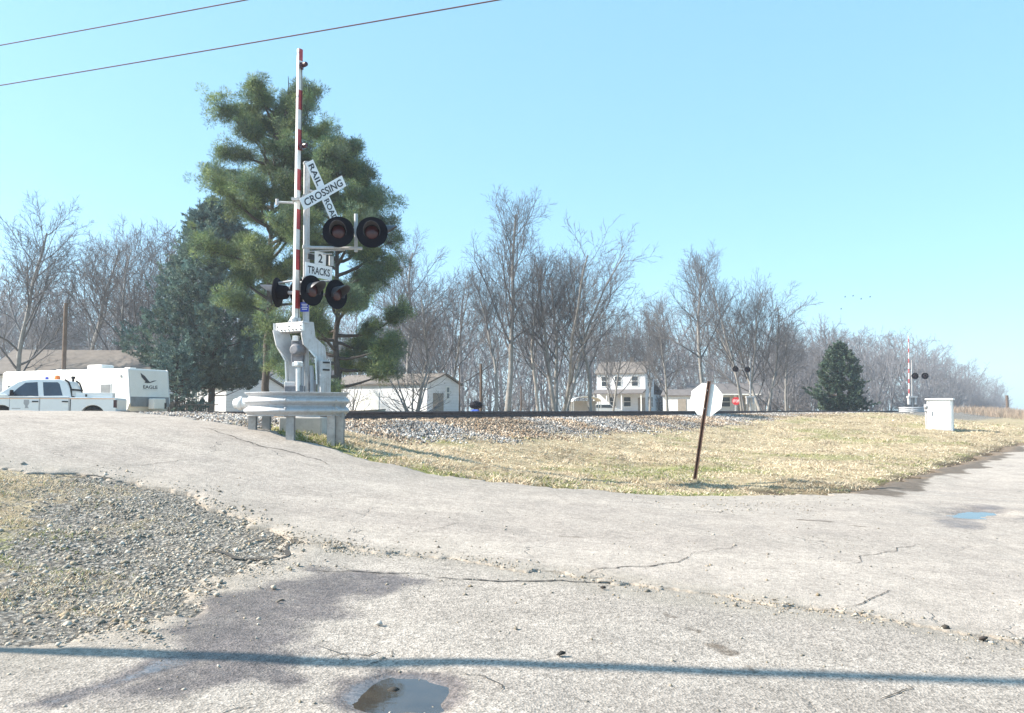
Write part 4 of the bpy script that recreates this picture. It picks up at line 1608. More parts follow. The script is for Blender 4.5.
    # toolbox in the bed, rack behind the cab
    a, b = P(83.5, 392.6), P(117.5, 398)
    m = MB(); m.box(((a[0] + b[0]) / 2, -.62, (a[1] + b[1]) / 2 - .05), (b[0] - a[0], .5, a[1] - b[1] + .1)); tb = m.build('toolbox', MT['truck'], root, bevel=.012)
    c = P(93, 395.4); m = MB(); m.box((c[0], -.88, c[1]), (.07, .02, .1)); m.build('latch', MT['black'], tb)
    m = MB()
    for sy in (-.8, .8):
        m.path([(P(79.5, 0)[0], sy, 1.1), (P(78.3, 0)[0], sy, P(0, 388)[1]), (P(76, 0)[0], sy, P(0, 382)[1]), (P(72.5, 0)[0], sy, P(0, 380.2)[1] + .03)], .035, 8)
    m.path([(P(79, 0)[0], -.8, 1.6), (P(79, 0)[0], .8, 1.6)], .035, 8)
    m.box((P(80, 0)[0], -.78, 1.2), (.14, .12, .22))
    m.build('headache_rack', MT['black'], root, smooth_=True)
    c = P(61.5, 377.2); m = MB(); m.lathe([(.12, -.10), (.12, -.04), (.10, .07), (.05, .10), (0, .105)], 16, Matrix.Translation((c[0], -.2, c[1]))); m.build('beacon', MT['amber'], root, smooth_=True)
    c = P(50.5, 377.8); m = MB(); m.lathe([(.03, -.09), (.07, -.03), (.07, .05), (0, .07)], 12, Matrix.Translation((c[0], 0, c[1]))); m.box((c[0], 0, c[1] - .05), (.2, .12, .03)); m.build('roof_aerial', MT['blue'], root, smooth_=True)
    c = P(73, 377.5); m = MB(); m.lathe([(.05, -.14), (.05, -.02), (.085, .0), (.085, .09), (0, .1)], 12, Matrix.Translation((c[0], .3, c[1]))); m.build('work_lamp', MT['black'], root, smooth_=True)
    # lights, bumpers
    a = P(120.9, 401); m = MB(); m.box((a[0] - .02, yo + .07, a[1] - .12), (.12, .16, .34)); m.build('tail_light', MT['lens'], root, bevel=.01)
    m = MB(); m.box((.07, 0, .58), (.16, 1.9, .2)); m.build('rear_bumper', MT['rim'], root, bevel=.02)
    m = MB(); m.box((-6.2, 0, .62), (.18, 1.95, .26)); m.build('front_bumper', MT['rim'], root, bevel=.03)
    for sg in (-1, 1):
        m = MB(); m.box((-6.13, sg * .78, .98), (.1, .34, .22)); m.build('headlight', MT['rim'], root, bevel=.02)


pickup()


def camper():
    C = at(126, 400, 40.0)
    al = R(66)
    z = bz(C.x - 2, 43)
    # local: x along the body to the rear, y across; built so that the nose is at x=0
    fwd = Vector((math.sin(al), -math.cos(al), 0))
    wid = Vector((math.cos(al), math.sin(al), 0))
    root = thing('travel_trailer', 'long white travel trailer marked EAGLE parked behind the white pickup', 'trailer', (C.x, C.y, z))
    A = frame((0, 0, 0), -fwd, (0, 0, 1))   # x -> rear, y -> up, z -> out of the near side
    sgn = 1 if Vector(A.to_3x3().col[2]).dot(wid) < 0 else -1
    H = 2.80; W = 2.45; Ln = 9.5
    prof = [(.0, H), (-.10, H - .06), (-.30, 1.05), (-.12, .72), (.05, .50), (Ln, .50), (Ln, H - .1), (Ln - .25, H)]
    Mx = A @ Matrix.Translation((0, 0, -sgn * W / 2))
    m = MB(); m.prism(prof, W, Mx)
    body = m.build('body', MT['trailer'], root, bevel=.04)
    zs = lambda o: sgn * (0 + o)
    def sidebox(x, y, w, h, t, name, mat, parent=body):
        mm = MB(); mm.box((x, y, sgn * t / 2), (w, h, t), A); return mm.build(name, mat, parent)
    # corner and belt trims
    m = MB()
    m.path([A @ Vector((p[0], p[1], sgn * .0)) for p in prof[:5]], .03, 6)
    m.build('corner_trim', MT['alu'], root)
    m = MB()
    m.path([A @ Vector((p[0], p[1], -sgn * W)) for p in prof[:5]], .03, 6)
    m.build('corner_trim', MT['alu'], root)
    for x, w, h in ((7.6, .5, .6), (8.8, .35, .6), (1.45, .65, .55), (5.2, .9, .5)):
        fr = sidebox(x, 1.72, w + .1, h + .1, .03, 'window', MT['alu'])
        mm = MB(); mm.box((x, 1.72, sgn * .03), (w, h, .02), A); mm.build('pane', MT['glass'] if x > 3 else MT['trailergrey'], fr)
    d = sidebox(6.5, 1.45, .66, 1.8, .03, 'door', MT['trailer'])
    mm = MB(); mm.box((6.3, 1.4, sgn * .05), (.06, .14, .06), A); mm.build('handle', MT['black'], d)
    for y_, h_ in ((1.22, .05), (1.12, .025)): sidebox(Ln / 2 + .1, y_, Ln - .8, h_, .008, 'belt_stripe', MT['cabgrey'])
    sidebox(.42, 2.42, .12, .12, .05, 'marker_light', MT['cabgrey'])
    # sweeping side graphic: a bird-wing band with dark arc
    m = MB()
    m.prism([(3.75, 2.05), (3.55, 2.05), (3.30, 1.55), (2.95, 1.38), (2.55, 1.32), (3.0, 1.30), (3.6, 1.36), (3.72, 1.5)], .006, A @ Matrix.Translation((0, 0, sgn * .006)))
    m.build('side_graphic', MT['cabgrey'], body)
    m = MB()
    arc = [(2.6 + .55 * math.cos(a), .95 + .45 * math.sin(a)) for a in [math.pi * q / 12 for q in range(13)]]
    inn = [(2.6 + .42 * math.cos(a), .95 + .30 * math.sin(a)) for a in [math.pi * (1 - q / 12) for q in range(13)]]
    m.prism(arc + inn, .05, A @ Matrix.Translation((0, 0, sgn * .02)))
    m.build('wheel_arch', MT['trailergrey'], body)
    for x in (5.3, 6.2):
        Mw = A @ Matrix.Translation((x, .36, sgn * .02 - sgn * .14))
        mm = MB(); mm.lathe([(.2, -.1), (.34, -.1), (.36, -.06), (.36, .06), (.34, .1), (.2, .1)], 20, Mw); wv = mm.build('wheel', MT['tyre'], root, smooth_=True)
        mm = MB(); mm.lathe([(.2, sgn * .09), (.05, sgn * .10), (0, sgn * .1)], 16, Mw); mm.build('rim', MT['rim'], wv, smooth_=True)
    # nose: lettering and eagle mark on the sloping front panel
    p1 = A @ Vector((-.10, H - .06, 0)); p2 = A @ Vector((-.30, 1.05, 0))
    upv = (p1 - p2).normalized()
    Fm = frame((p1 + p2) / 2 - Vector(A.to_3x3().col[2]) * sgn * W / 2, wid, upv)
    if Vector(Fm.to_3x3().col[2]).dot(fwd) < 0:
        Fm = frame((p1 + p2) / 2 - Vector(A.to_3x3().col[2]) * sgn * W / 2, -wid, upv)
    off = Matrix.Translation((0, 0, .012))
    lettering('EAGLE', .90, .17, Fm @ off @ Matrix.Translation((.05, -.02, 0)), MT['letter'], body)
    m = MB()
    m.prism([(-.52, .62), (-.46, .40), (-.34, .28), (-.24, .20), (-.30, .12), (-.12, .10), (.06, .12), (.26, .24), (.48, .26), (.30, .20), (.14, .14), (.05, .17), (-.02, .20), (-.12, .30), (-.26, .46), (-.40, .54)], .005, Fm @ off @ Matrix.Translation((0, .08, 0)))
    m.build('emblem', MT['letter'], body)
    m = MB(); m.box((0, -.16, .012), (.9, .012, .004), Fm); m.build('underline', MT['cabgrey'], body)
    g1 = A @ Vector((-.30, 1.05, 0)); g2 = A @ Vector((-.12, .72, 0))
    m = MB(); m.box((0, -.78, .004), (W * .98, .50, .012), Fm); m.build('stone_guard', MT['trailergrey'], body)
    m = MB(); m.box((-.55, 1.02, -sgn * W * .58), (.42, .55, .75), A); bx = m.build('gas_locker', MT['trailer'], root, bevel=.05)
    m = MB(); m.box((-.77, .92, -sgn * W * .72), (.02, .3, .12), A); m.build('vent', MT['dark'], bx)
    m = MB(); m.box((-.7, .52, -sgn * W / 2), (1.4, .10, .12), A); m.path([A @ Vector((-1.2, .6, -sgn * W / 2)), A @ Vector((-1.2, .02, -sgn * W / 2))], .04, 8); m.build('drawbar', MT['black'], root)
    # roof unit
    m = MB(); m.box((3.4, H + .14, -sgn * W / 2), (1.1, .30, .8), A); m.build('roof_air_conditioner', MT['trailer'], root, bevel=.08)
    m = MB(); m.box((1.2, H + .05, -sgn * W / 2), (.4, .12, .4), A); m.box((6.4, H + .05, -sgn * W / 2), (.4, .12, .4), A); m.build('roof_vent', MT['trailer'], root, bevel=.03)
    m = MB()
    for x in (.6, 9.2):
        m.box((x, .28, -sgn * .3), (.12, .56, .12), A); m.box((x, .28, -sgn * (W - .3)), (.12, .56, .12), A)
    m.build('jack', MT['black'], root)


camper()


# ================================================================== BUILDINGS
def corner_root(name, label, cat, corner, rz, L_, W_, z=None):
    c = Vector((L_ / 2, -W_ / 2, 0)); c.rotate(Matrix.Rotation(rz, 3, 'Z'))
    o = Vector((corner.x, corner.y, 0)) - c
    zz = (z if z is not None else bz(corner.x, corner.y) - .05)
    return thing(name, label, cat, (o.x, o.y, zz), rz)


def gable_body(root, L_, W_, he, hp, wall, roof, over=.25):
    m = MB()
    n = [(-W_ / 2, 0), (W_ / 2, 0), (W_ / 2, he), (0, hp), (-W_ / 2, he)]
    m.prism(n, L_, Matrix.Rotation(R(90), 4, 'Z') @ Matrix.Rotation(R(90), 4, 'X'))
    w = m.build('wall', wall, root)
    m = MB()
    sl = (hp - he) / (W_ / 2)
    e = W_ / 2 + over
    t = .12
    ye = he - over * sl
    poly = [(-e, ye + .02), (0, hp + .02), (e, ye + .02), (e, ye + .02 + t), (0, hp + .02 + t), (-e, ye + .02 + t)]
    m.prism(poly, L_ + 2 * over, Matrix.Rotation(R(90), 4, 'Z') @ Matrix.Rotation(R(90), 4, 'X'))
    r = m.build('roof', roof, root)
    return w, r


def window(parent, x, y, z, w, h, axis, mat=None):
    """axis 'f' = front wall (faces -y), 'r' = right gable (faces +x)"""
    m = MB()
    if axis == 'f':
        m.box((x, y - .03, z), (w + .18, .06, h + .18))
    else:
        m.box((x + .03, y, z), (.06, w + .18, h + .18))
    o = m.build('window', MT['trim'], parent)
    m = MB()
    for dz in (-h / 4 - .01, h / 4 + .01):
        if axis == 'f': m.box((x, y - .06, z + dz), (w, .02, h / 2 - .05))
        else: m.box((x + .06, y, z + dz), (.02, w, h / 2 - .05))
    m.build('pane', mat or MT['glass'], o)
    return o


# two storey farmhouse
L_, W_ = 6.9, 5.6
root = corner_root('farmhouse', 'white two storey farmhouse with porch roof behind the bare trees', 'house', at(645.5, 400, 110), R(-22), L_, W_)
gable_body(root, L_, W_, 5.9, 7.5, MT['siding'], MT['roofbrown'])
for x in (-2.3, -.4, 2.0): window(root, x, -W_ / 2, 4.75, .85, 1.35, 'f')
for x in (-1.2, .9): window(root, x, -W_ / 2, 1.9, .95, 1.3, 'f')
for y in (-1.0, 1.1):
    window(root, L_ / 2, y, 4.7, .75, 1.4, 'r'); window(root, L_ / 2, y, 1.9, .75, 1.4, 'r')
m = MB(); m.box((2.9, -W_ / 2 - .03, 1.35), (1.0, .06, 2.2)); d = m.build('door', MT['porchwood'], root)
m = MB(); m.prism([(0, 3.62), (-2.2, 3.05), (-2.2, 2.93), (0, 3.42)], L_ + .2, Matrix.Translation((0, -W_ / 2 - .01, 0)) @ Matrix.Rotation(R(90), 4, 'Z') @ Matrix.Rotation(R(90), 4, 'X')); m.build('porch_roof', MT['roofgrey'], root)
for x in (-3.3, -1.5, .6, 3.3):
    m = MB(); m.box((x, -W_ / 2 - 2.0, 1.5), (.14, .14, 2.9)); m.build('porch_post', MT['trim'], root)
m = MB(); m.box((0, -W_ / 2 - 1.1, .2), (L_, 2.1, .3)); m.build('porch_floor', MT['porchwood'], root)
m = MB(); m.box((.2, W_ / 2 + 3.4, 1.5), (L_ - .5, 6.8, 3.0)); m.build('lean_to', MT['siding'], root)
m = MB(); m.prism([(W_ / 2 - .05, 4.5), (W_ / 2 + 7.3, 2.9), (W_ / 2 + 7.3, 3.08), (W_ / 2 - .05, 4.7)], L_ + .3, Matrix.Rotation(R(90), 4, 'Z') @ Matrix.Rotation(R(90), 4, 'X')); m.build('lean_to_roof', MT['roofbrown'], root)
for y in (W_ / 2 + 3.2, W_ / 2 + 4.3):
    m = MB(); m.box((L_ / 2 - .03, y, 1.4), (.05, .6, 2.0)); m.build('door', MT['porchwood'], root)
m = MB(); m.box((1.0, 0, 7.7), (.6, .6, 1.2)); m.build('chimney', MT['roofbrown'], root)

# long white garage
L_, W_ = 9.5, 5.0
root = corner_root('garage', 'long low white garage with grey gable roof beyond the guardrail', 'garage', at(427, 400, 62), R(-27), L_, W_)
gable_body(root, L_, W_, 2.75, 3.55, MT['siding'], MT['roofbrown'], .2)
window(root, L_ / 2, .5, 2.1, .35, .9, 'r')
m = MB(); m.box((L_ / 2 + .02, -.9, 1.05), (.05, 1.5, 2.0)); m.build('door', MT['porchwood'], root)
m = MB(); m.box((-1, -W_ / 2 - .02, 1.1), (2.4, .05, 2.1)); m.build('garage_door', MT['trim'], root)

# low brown roofed house behind the trailer
root = thing('bungalow', 'low house with wide tan shingle roof behind the travel trailer', 'house', (at(82, 400, 56).x, 57, bz(-30, 57) - .05), R(6))
gable_body(root, 9.6, 7.0, 3.2, 4.9, MT['siding'], MT['roofbrown'], .4)
for x in (-3, 0, 3): window(root, x, -3.5, 1.9, 1.0, 1.2, 'f')
m = MB(); m.box((2, .6, 4.9), (.6, .6, 1.0)); m.build('chimney', MT['roofgrey'], root)

# small white house seen under the big evergreens
L_, W_ = 8.0, 5.5
root = corner_root('cottage', 'white clapboard cottage glimpsed under the dark evergreens', 'house', at(226, 400, 66), R(-40), L_, W_)
gable_body(root, L_, W_, 2.7, 4.1, MT['siding'], MT['roofgrey'], .3)
window(root, L_ / 2, .8, 1.7, .9, 1.1, 'r'); window(root, -1, -W_ / 2, 1.8, 1.0, 1.1, 'f')
L_, W_ = 7.0, 5.5
root = corner_root('cottage', 'pale cottage whose wall shows right of the evergreen trunk left of the signal', 'house', at(262, 400, 72), R(-15), L_, W_)
gable_body(root, L_, W_, 3.4, 4.6, MT['siding'], MT['roofgrey'], .3)
window(root, .5, -W_ / 2, 2.2, 1.0, 1.1, 'f'); window(root, L_ / 2, .8, 1.9, .9, 1.1, 'r')

# low house with porch behind the stop sign
L_, W_ = 7.4, 6.0
root = corner_root('ranch_house', 'low white house with dark roof and open porch right behind the stop sign', 'house', at(757, 400, 92), R(-12), L_, W_)
gable_body(root, L_, W_, 2.55, 3.75, MT['siding'], MT['roofgrey'], .5)
for x in (-2.4, .2): window(root, x, -W_ / 2, 1.65, 1.0, 1.1, 'f')
m = MB(); m.box((2.0, -W_ / 2 - .03, 1.2), (.95, .06, 2.1)); m.build('door', MT['porchwood'], root)
for x in (-3.4, -1.2, 1.2, 3.4):
    m = MB(); m.box((x, -W_ / 2 - .9, 1.2), (.14, .14, 2.4)); m.build('porch_post', MT['trim'], root)
m = MB(); m.box((0, -W_ / 2 - .75, 2.48), (L_ + .6, 1.7, .14)); m.build('porch_roof', MT['trim'], root)
root = corner_root('shed', 'small white outbuilding between the farmhouse and the stop sign', 'shed', at(694, 400, 88), R(-20), 3.4, 3.0)
gable_body(root, 3.4, 3.0, 2.3, 2.9, MT['siding'], MT['roofgrey'], .2)
m = MB(); m.box((.4, -1.52, 1.0), (.9, .05, 1.9)); m.build('door', MT['porchwood'], root)

# arched white carport left of the farmhouse
p = at(585, 405, 84)
root = thing('carport', 'white arched metal carport left of the farmhouse', 'carport', (p.x, p.y, bz(p.x, p.y)))
m = MB()
arc = [(1.45 * math.cos(a) * 1.0, 1.55 + .55 * math.sin(a)) for a in [math.pi * q / 12 for q in range(13)]]
inn = [(1.39 * math.cos(a), 1.55 + .49 * math.sin(a)) for a in [math.pi * (1 - q / 12) for q in range(13)]]
m.prism(arc + inn, 5, Matrix.Rotation(R(90), 4, 'X')); m.build('roof', MT['white'], root)
for x in (-1.4, 1.4):
    for y in (-2.4, 0, 2.4):
        m = MB(); m.box((x, y, .78), (.07, .07, 1.6)); m.build('post', MT['white'], root)
m = MB(); m.box((0, 2.45, 1.0), (2.7, .04, 1.3)); m.build('back_panel', MT['cabgrey'], root)

# low white car by the porch
p = at(604, 408, 100)
root = thing('parked_car', 'white car parked in front of the farmhouse porch', 'car', (p.x, p.y, bz(p.x, p.y)))
m = MB(); m.prism([(-2.1, .3), (2.1, .3), (2.15, .75), (1.3, .92), (.7, 1.42), (-1.0, 1.42), (-1.6, .95), (-2.15, .85)], 1.7, Matrix.Rotation(R(90), 4, 'X')); b = m.build('body', MT['truck'], root, bevel=.05)
m = MB(); m.prism([(1.1, .95), (.65, 1.36), (-.95, 1.36), (-1.4, .97)], 1.72, Matrix.Rotation(R(90), 4, 'X')); m.build('side_window', MT['glass'], b)
for cx in (-1.3, 1.3):
    for sy in (-.72, .72):
        m = MB(); m.lathe([(.1, -.1), (.32, -.1), (.32, .1), (.1, .1)], 16, Matrix.Translation((cx, sy, .32)) @ Matrix.Rotation(R(90), 4, 'X')); m.build('wheel', MT['tyre'], root)

# upturned rowing boat beyond the rails
p = at(366, 408, 40)
root = thing('rowing_boat', 'shallow dull green rowing boat lying on trestles right of the guardrail', 'boat', (p.x, p.y, bz(p.x, p.y)), R(-8))
m = MB()
vs, fs = [], []
st = 12
for i in range(st + 1):
    u = i / st
    x = -1.0 + 2.0 * u
    w = .48 * (1 - max(0, (u - .45) / .55) ** 2.2) + .02
    zt = .66 + .16 * max(0, u - .4) ** 1.5
    zbm = .40 + .24 * max(0, u - .5) ** 1.6
    vs += [(x, -w, zt), (x, -w * .75, zbm + .04), (x, 0, zbm), (x, w * .75, zbm + .04), (x, w, zt)]
for i in range(st):
    for k in range(4):
        fs.append((i * 5 + k, i * 5 + k + 1, i * 5 + k + 6, i * 5 + k + 5))
fs.append((0, 1, 2, 3, 4))
m.add(vs, fs); o = m.build('hull', MT['boat'], root); o.modifiers.new('t', 'SOLIDIFY').thickness = .03
m = MB()
m.path([Vector(vs[i * 5]) for i in range(st + 1)], .025, 6); m.path([Vector(vs[i * 5 + 4]) for i in range(st + 1)], .025, 6); m.build('gunwale', MT['fence'], root)
m = MB()
for x in (-.6, .5):
    m.box((x, 0, .36), (.1, .9, .1)); m.box((x, -.35, .16), (.08, .08, .4)); m.box((x, .35, .16), (.08, .08, .4))
m.build('trestle', MT['fence'], root)

# yard clutter
p = at(476, 403, 58)
root = thing('barbecue_grill', 'black barbecue grill standing in the yard right of the white garage', 'grill', (p.x, p.y, bz(p.x, p.y)))
m = MB(); m.lathe([(.1, .72), (.42, .82), (.5, 1.0), (.42, 1.2), (.15, 1.3), (0, 1.31)], 18); m.build('bowl', MT['black'], root, smooth_=True)
for a in (0, 2.1, 4.2):
    m = MB(); m.path([(.2 * math.cos(a), .2 * math.sin(a), .8), (.38 * math.cos(a), .38 * math.sin(a), 0)], .025, 6); m.build('leg', MT['black'], root)
m = MB(); m.box((.75, 0, 1.0), (.55, .4, .05)); m.build('side_shelf', MT['fence'], root)
p = at(475, 409, 57)
m = MB()
vs, fs = [], []
for i in range(9):
    for k in range(9):
        u, v = i / 8 - .5, k / 8 - .5
        h = max(0, .25 - u * u - v * v) * 2.6 + float(rng.uniform(0, .12))
        vs.append((u * 1.5, v * 1.2, h if max(abs(u), abs(v)) < .5 else -.1))
for i in range(8):
    for k in range(8): fs.append((i * 9 + k, i * 9 + k + 1, i * 9 + k + 10, i * 9 + k + 9))
m.add(vs, fs); o = m.build('tarpaulin', MT['tarp']); o.location = (p.x, p.y, bz(p.x, p.y)); tag(o, 'crumpled blue tarpaulin heaped beside the black barbecue grill', 'tarpaulin')

# board fence and timber stack by the trailer nose
pa, pb = at(166, 405, 47), at(213, 405, 50)
root = thing('board_fence', 'weathered low board fence between the trailer nose and the evergreen trunk', 'fence', (pa.x, pa.y, bz(pa.x, pa.y)))
d = Vector((pb.x - pa.x, pb.y - pa.y, 0)); ln = d.length; ang = math.atan2(d.y, d.x)
m = MB()
k = 0
while k * .16 < ln:
    m.box((k * .16, 0, .62 + rng.uniform(-.04, .04)), (.13, .02, 1.2), Matrix.Rotation(ang, 4, 'Z')); k += 1
m.build('board', MT['fence'], root)
m = MB(); m.box((ln / 2, .03, .95), (ln, .04, .09), Matrix.Rotation(ang, 4, 'Z')); m.box((ln / 2, .03, .35), (ln, .04, .09), Matrix.Rotation(ang, 4, 'Z')); m.build('fence_rail', MT['fence'], root)
p = at(200, 405, 44)
root = thing('picnic_table', 'dark timber picnic table beside the evergreen trunk', 'table', (p.x, p.y, bz(p.x, p.y)), R(20))
m = MB()
for y in (-.3, -.1, .1, .3): m.box((0, y, 1.0), (1.9, .17, .05))
m.build('tabletop', MT['fence'], root)
for sy in (-.7, .7):
    m = MB(); m.box((0, sy, .62), (1.9, .26, .05)); m.build('bench', MT['fence'], root)
for x in (-.7, .7):
    m = MB(); m.path([(x, -.75, 0), (x, -.2, .98)], .05, 4); m.path([(x, .75, 0), (x, .2, .98)], .05, 4); m.box((x, 0, .57), (.06, 1.6, .1)); m.build('leg', MT['fence'], root)


# ------------------------------------------------------------------ poles and wires
def pole(name, label, x, y, ztop, r0=.14, r1=.09, cross=None, group=None, cat='pole'):
    z = bz(x, y)
    root = thing(name, label, cat, (x, y, z), 0, group)
    m = MB(); m.path([(0, 0, -.3), (.01, 0, (ztop - z) / 2), (0, 0, ztop - z)], [r0, (r0 + r1) / 2, r1], 10); m.build('shaft', MT['polewood'], root, smooth_=True)
    if cross is not None:
        m = MB(); m.box((0, -.13, ztop - z - .25), (1.9, .09, .11), Matrix.Rotation(cross, 4, 'Z')); m.build('crossarm', MT['polewood'], root)
        for dx in (-.85, .85):
            m = MB(); m.lathe([(.02, -.2), (.05, -.16), (.06, -.06), (.03, 0)], 10, Matrix.Rotation(cross, 4, 'Z') @ Matrix.Translation((dx, -.13, ztop - z + .02))); m.build('insulator', MT['cabgrey'], root, smooth_=True)
    return root


p = at(66, 303, 44)
pole('utility_pole', 'plain brown timber pole standing in front of the trailer side', p.x, p.y, p.z, .13, .10)
p = at(459.5, 366, 56)
pole('clothes_pole', 'thin dark pole at the right corner of the white garage', p.x, p.y, p.z, .05, .045)
p = at(481, 364, 60)
pole('utility_pole', 'dark timber pole in the yard between the garage and the twin trunks', p.x, p.y, p.z, .12, .10)
p = at(521, 386, 60)
pole('fence_post', 'thin pale post standing right of the twin dark trunks', p.x, p.y, p.z, .05, .045)
p = at(1007, 397, 150)
pole('trackside_post', 'small pale trackside post near the vanishing point of the rails', p.x, p.y, p.z + .3, .25, .25)

# poles outside the picture: one throws the long shadow over the apron, two carry the wires
PS = G(1024, 686)
SUN_A = math.atan2(-.06, -1.0)
pole('utility_pole', 'tall timber pole left of the picture whose long shadow crosses the apron', -7.0, PS[1] - (PS[0] + 7.0) * .06, 8.2, .075, .06)
pl = (-40.0, 30.0); pr = (8.7, 8.0)
pole('utility_pole', 'timber pole far left that carries the two overhead wires', pl[0], pl[1], 11.7, .16, .11)
pole('utility_pole', 'timber pole right of the camera that carries the two overhead wires', pr[0], pr[1], 8.2, .14, .10)


def wire(a_px, b_px, label, ya=20, yb=11):
    A0 = at(a_px[0], a_px[1], ya); B0 = at(b_px[0], b_px[1], yb)
    # the straight wire keeps to the plane of sight through both points; extend it to both poles
    sl = (b_px[1] - a_px[1]) / (b_px[0] - a_px[0])
    def pt(P):
        px = 512 + F * P[0] / P[1]
        for _ in range(6):
            q = at(px, a_px[1] + sl * (px - a_px[0]), P[1])
            px += (P[0] - q.x) * F / P[1]
        return q
    A, B = pt(pl), pt(pr)
    pts = []
    for k in range(41):
        u = k / 40
        q = A.lerp(B, u)
        q.z += -.22 * 4 * u * (1 - u)
        pts.append(q)
    m = MB(); m.path(pts, .011, 6)
    return tag(m.build('overhead_wire', MT['wire'], None, smooth_=True), label, 'wire')


wire((0, 36), (217, -4), 'upper overhead wire crossing the top left corner of the sky')
wire((0, 76), (485, -6), 'lower longer overhead wire crossing the sky above the gate arm')


# ================================================================== TREES
class Tubes:
    """branches as rings of points, gathered into one mesh"""

    def __init__(s):
        s.V = []; s.F = []; s.n = 0

    def add(s, pts, rad, n):
        pts = np.asarray(pts); rad = np.asarray(rad)
        m = len(pts)
        d = np.gradient(pts, axis=0)
        d /= np.linalg.norm(d, axis=1, keepdims=True) + 1e-9
        ref = np.array([.31, .17, .93]) if abs(d[0, 2]) < .85 else np.array([.9, .4, .1])
        a = np.cross(d, ref); a /= np.linalg.norm(a, axis=1, keepdims=True) + 1e-9
        b = np.cross(d, a)
        t = np.arange(n) * 2 * np.pi / n
        ring = pts[:, None] + (a[:, None] * np.cos(t)[None, :, None] + b[:, None] * np.sin(t)[None, :, None]) * rad[:, None, None]
        s.V.append(ring.reshape(-1, 3))
        i, k = np.meshgrid(np.arange(m - 1), np.arange(n), indexing='ij')
        f = np.stack([i * n + k, i * n + (k + 1) % n, (i + 1) * n + (k + 1) % n, (i + 1) * n + k], -1).reshape(-1, 4) + s.n
        s.F.append(f); s.n += m * n

    def mesh(s, name, smooth_=True):
        return np_mesh(name, np.concatenate(s.V), np.concatenate(s.F), smooth_)


def bare_tree(seed, H, form='oak', twig_r=.0085, r0=None, stems=1, density=1.0, spread=1.0, low=.22):
    r = np.random.default_rng(seed)
    trunk, crown = Tubes(), Tubes()
    r0 = r0 or H * .015

    def branch(p, d, L, rad, lvl, tip_r):
        segl = (.55, .45, .35, .28, .22, .2)[min(lvl, 5)] * (H / 14) ** .5
        n = max(2, int(L / segl))
        pts = [p]; dirs = [d]
        wander = (.05, .10, .12, .13, .15, .2)[min(lvl, 5)]
        up = (.02, .08, .085, .08, .06, .0)[min(lvl, 5)]
        for i in range(n):
            d = d + r.normal(0, wander, 3) + np.array([0, 0, up])
            d = d / np.linalg.norm(d)
            p = p + d * (L / n)
            pts.append(p); dirs.append(d)
        rr = rad + (tip_r - rad) * np.linspace(0, 1, n + 1) ** .85
        (trunk if lvl == 0 else crown).add(pts, rr, (8, 6, 4, 3, 3, 3)[min(lvl, 5)])
        return pts, dirs, rr

    maxl = 4

    def grow(p, d, L, rad, lvl):
        tip = max(twig_r * .6, rad * (.28 if lvl == 0 else .3))
        pts, dirs, rr = branch(p, d, L, rad, lvl, tip)
        if lvl >= maxl:
            return
        start = (low, .18, .15, .1)[lvl]
        nk = (15, 9, 7, 5.2)[lvl] * density
        nk = max(2, int(nk * (.6 + .4 * min(1, L / ((H * .8, H * .35, H * .18, H * .1)[lvl])))))
        az = r.uniform(0, 6.28)
        n = len(pts) - 1
        for k in range(nk):
            u = start + (1 - start) * (k + r.uniform(.1, .9)) / nk
            i = min(n - 1, int(u * n)); w = u * n - i
            q = np.asarray(pts[i]) * (1 - w) + np.asarray(pts[i + 1]) * w
            dd = np.asarray(dirs[i])
            az += 2.4 + r.normal(0, .5)
            a = np.cross(dd, [.3, .2, .9]); a /= np.linalg.norm(a) + 1e-9
            b = np.cross(dd, a)
            side = a * math.cos(az) + b * math.sin(az)
            ang = r.uniform(.55, 1.05) * spread if lvl == 0 else r.uniform(.38, .82)
            cd = dd * math.cos(ang) + side * math.sin(ang)
            cd /= np.linalg.norm(cd)
            base_r = rr[i]
            if lvl == 0:
                cl = H * r.uniform(.30, .48) * (1.15 - .75 * (u - start) / (1 - start)) * spread ** .4
            else:
                cl = L * r.uniform(.38, .62) * (1.1 - .5 * u)
            cr_ = max(twig_r, min(base_r * .62, base_r * (.35 + .35 * cl / max(L, .01))))
            if cl > .18:
                grow(q, cd, cl, cr_, lvl + 1)

    for k in range(stems):
        if stems == 1:
            p = np.array([0, 0, -.4]); d = np.array([r.normal(0, .03), r.normal(0, .03), 1.0])
            h = H * r.uniform(.86, .95); rad = r0
        else:
            a = 6.28 * k / stems + r.uniform(-.3, .3)
            tl = r.uniform(.10, .30)
            p = np.array([math.cos(a) * r0 * 1.1, math.sin(a) * r0 * 1.1, -.4]); d = np.array([math.cos(a) * tl, math.sin(a) * tl, 1.0])
            h = H * r.uniform(.72, .95); rad = r0 * r.uniform(.6, .85)
        d /= np.linalg.norm(d)
        grow(p, d, h, rad, 0)
    z = np.concatenate(crown.V)[:, 2].max()
    return trunk.mesh('trunk'), crown.mesh('crown'), float(z)


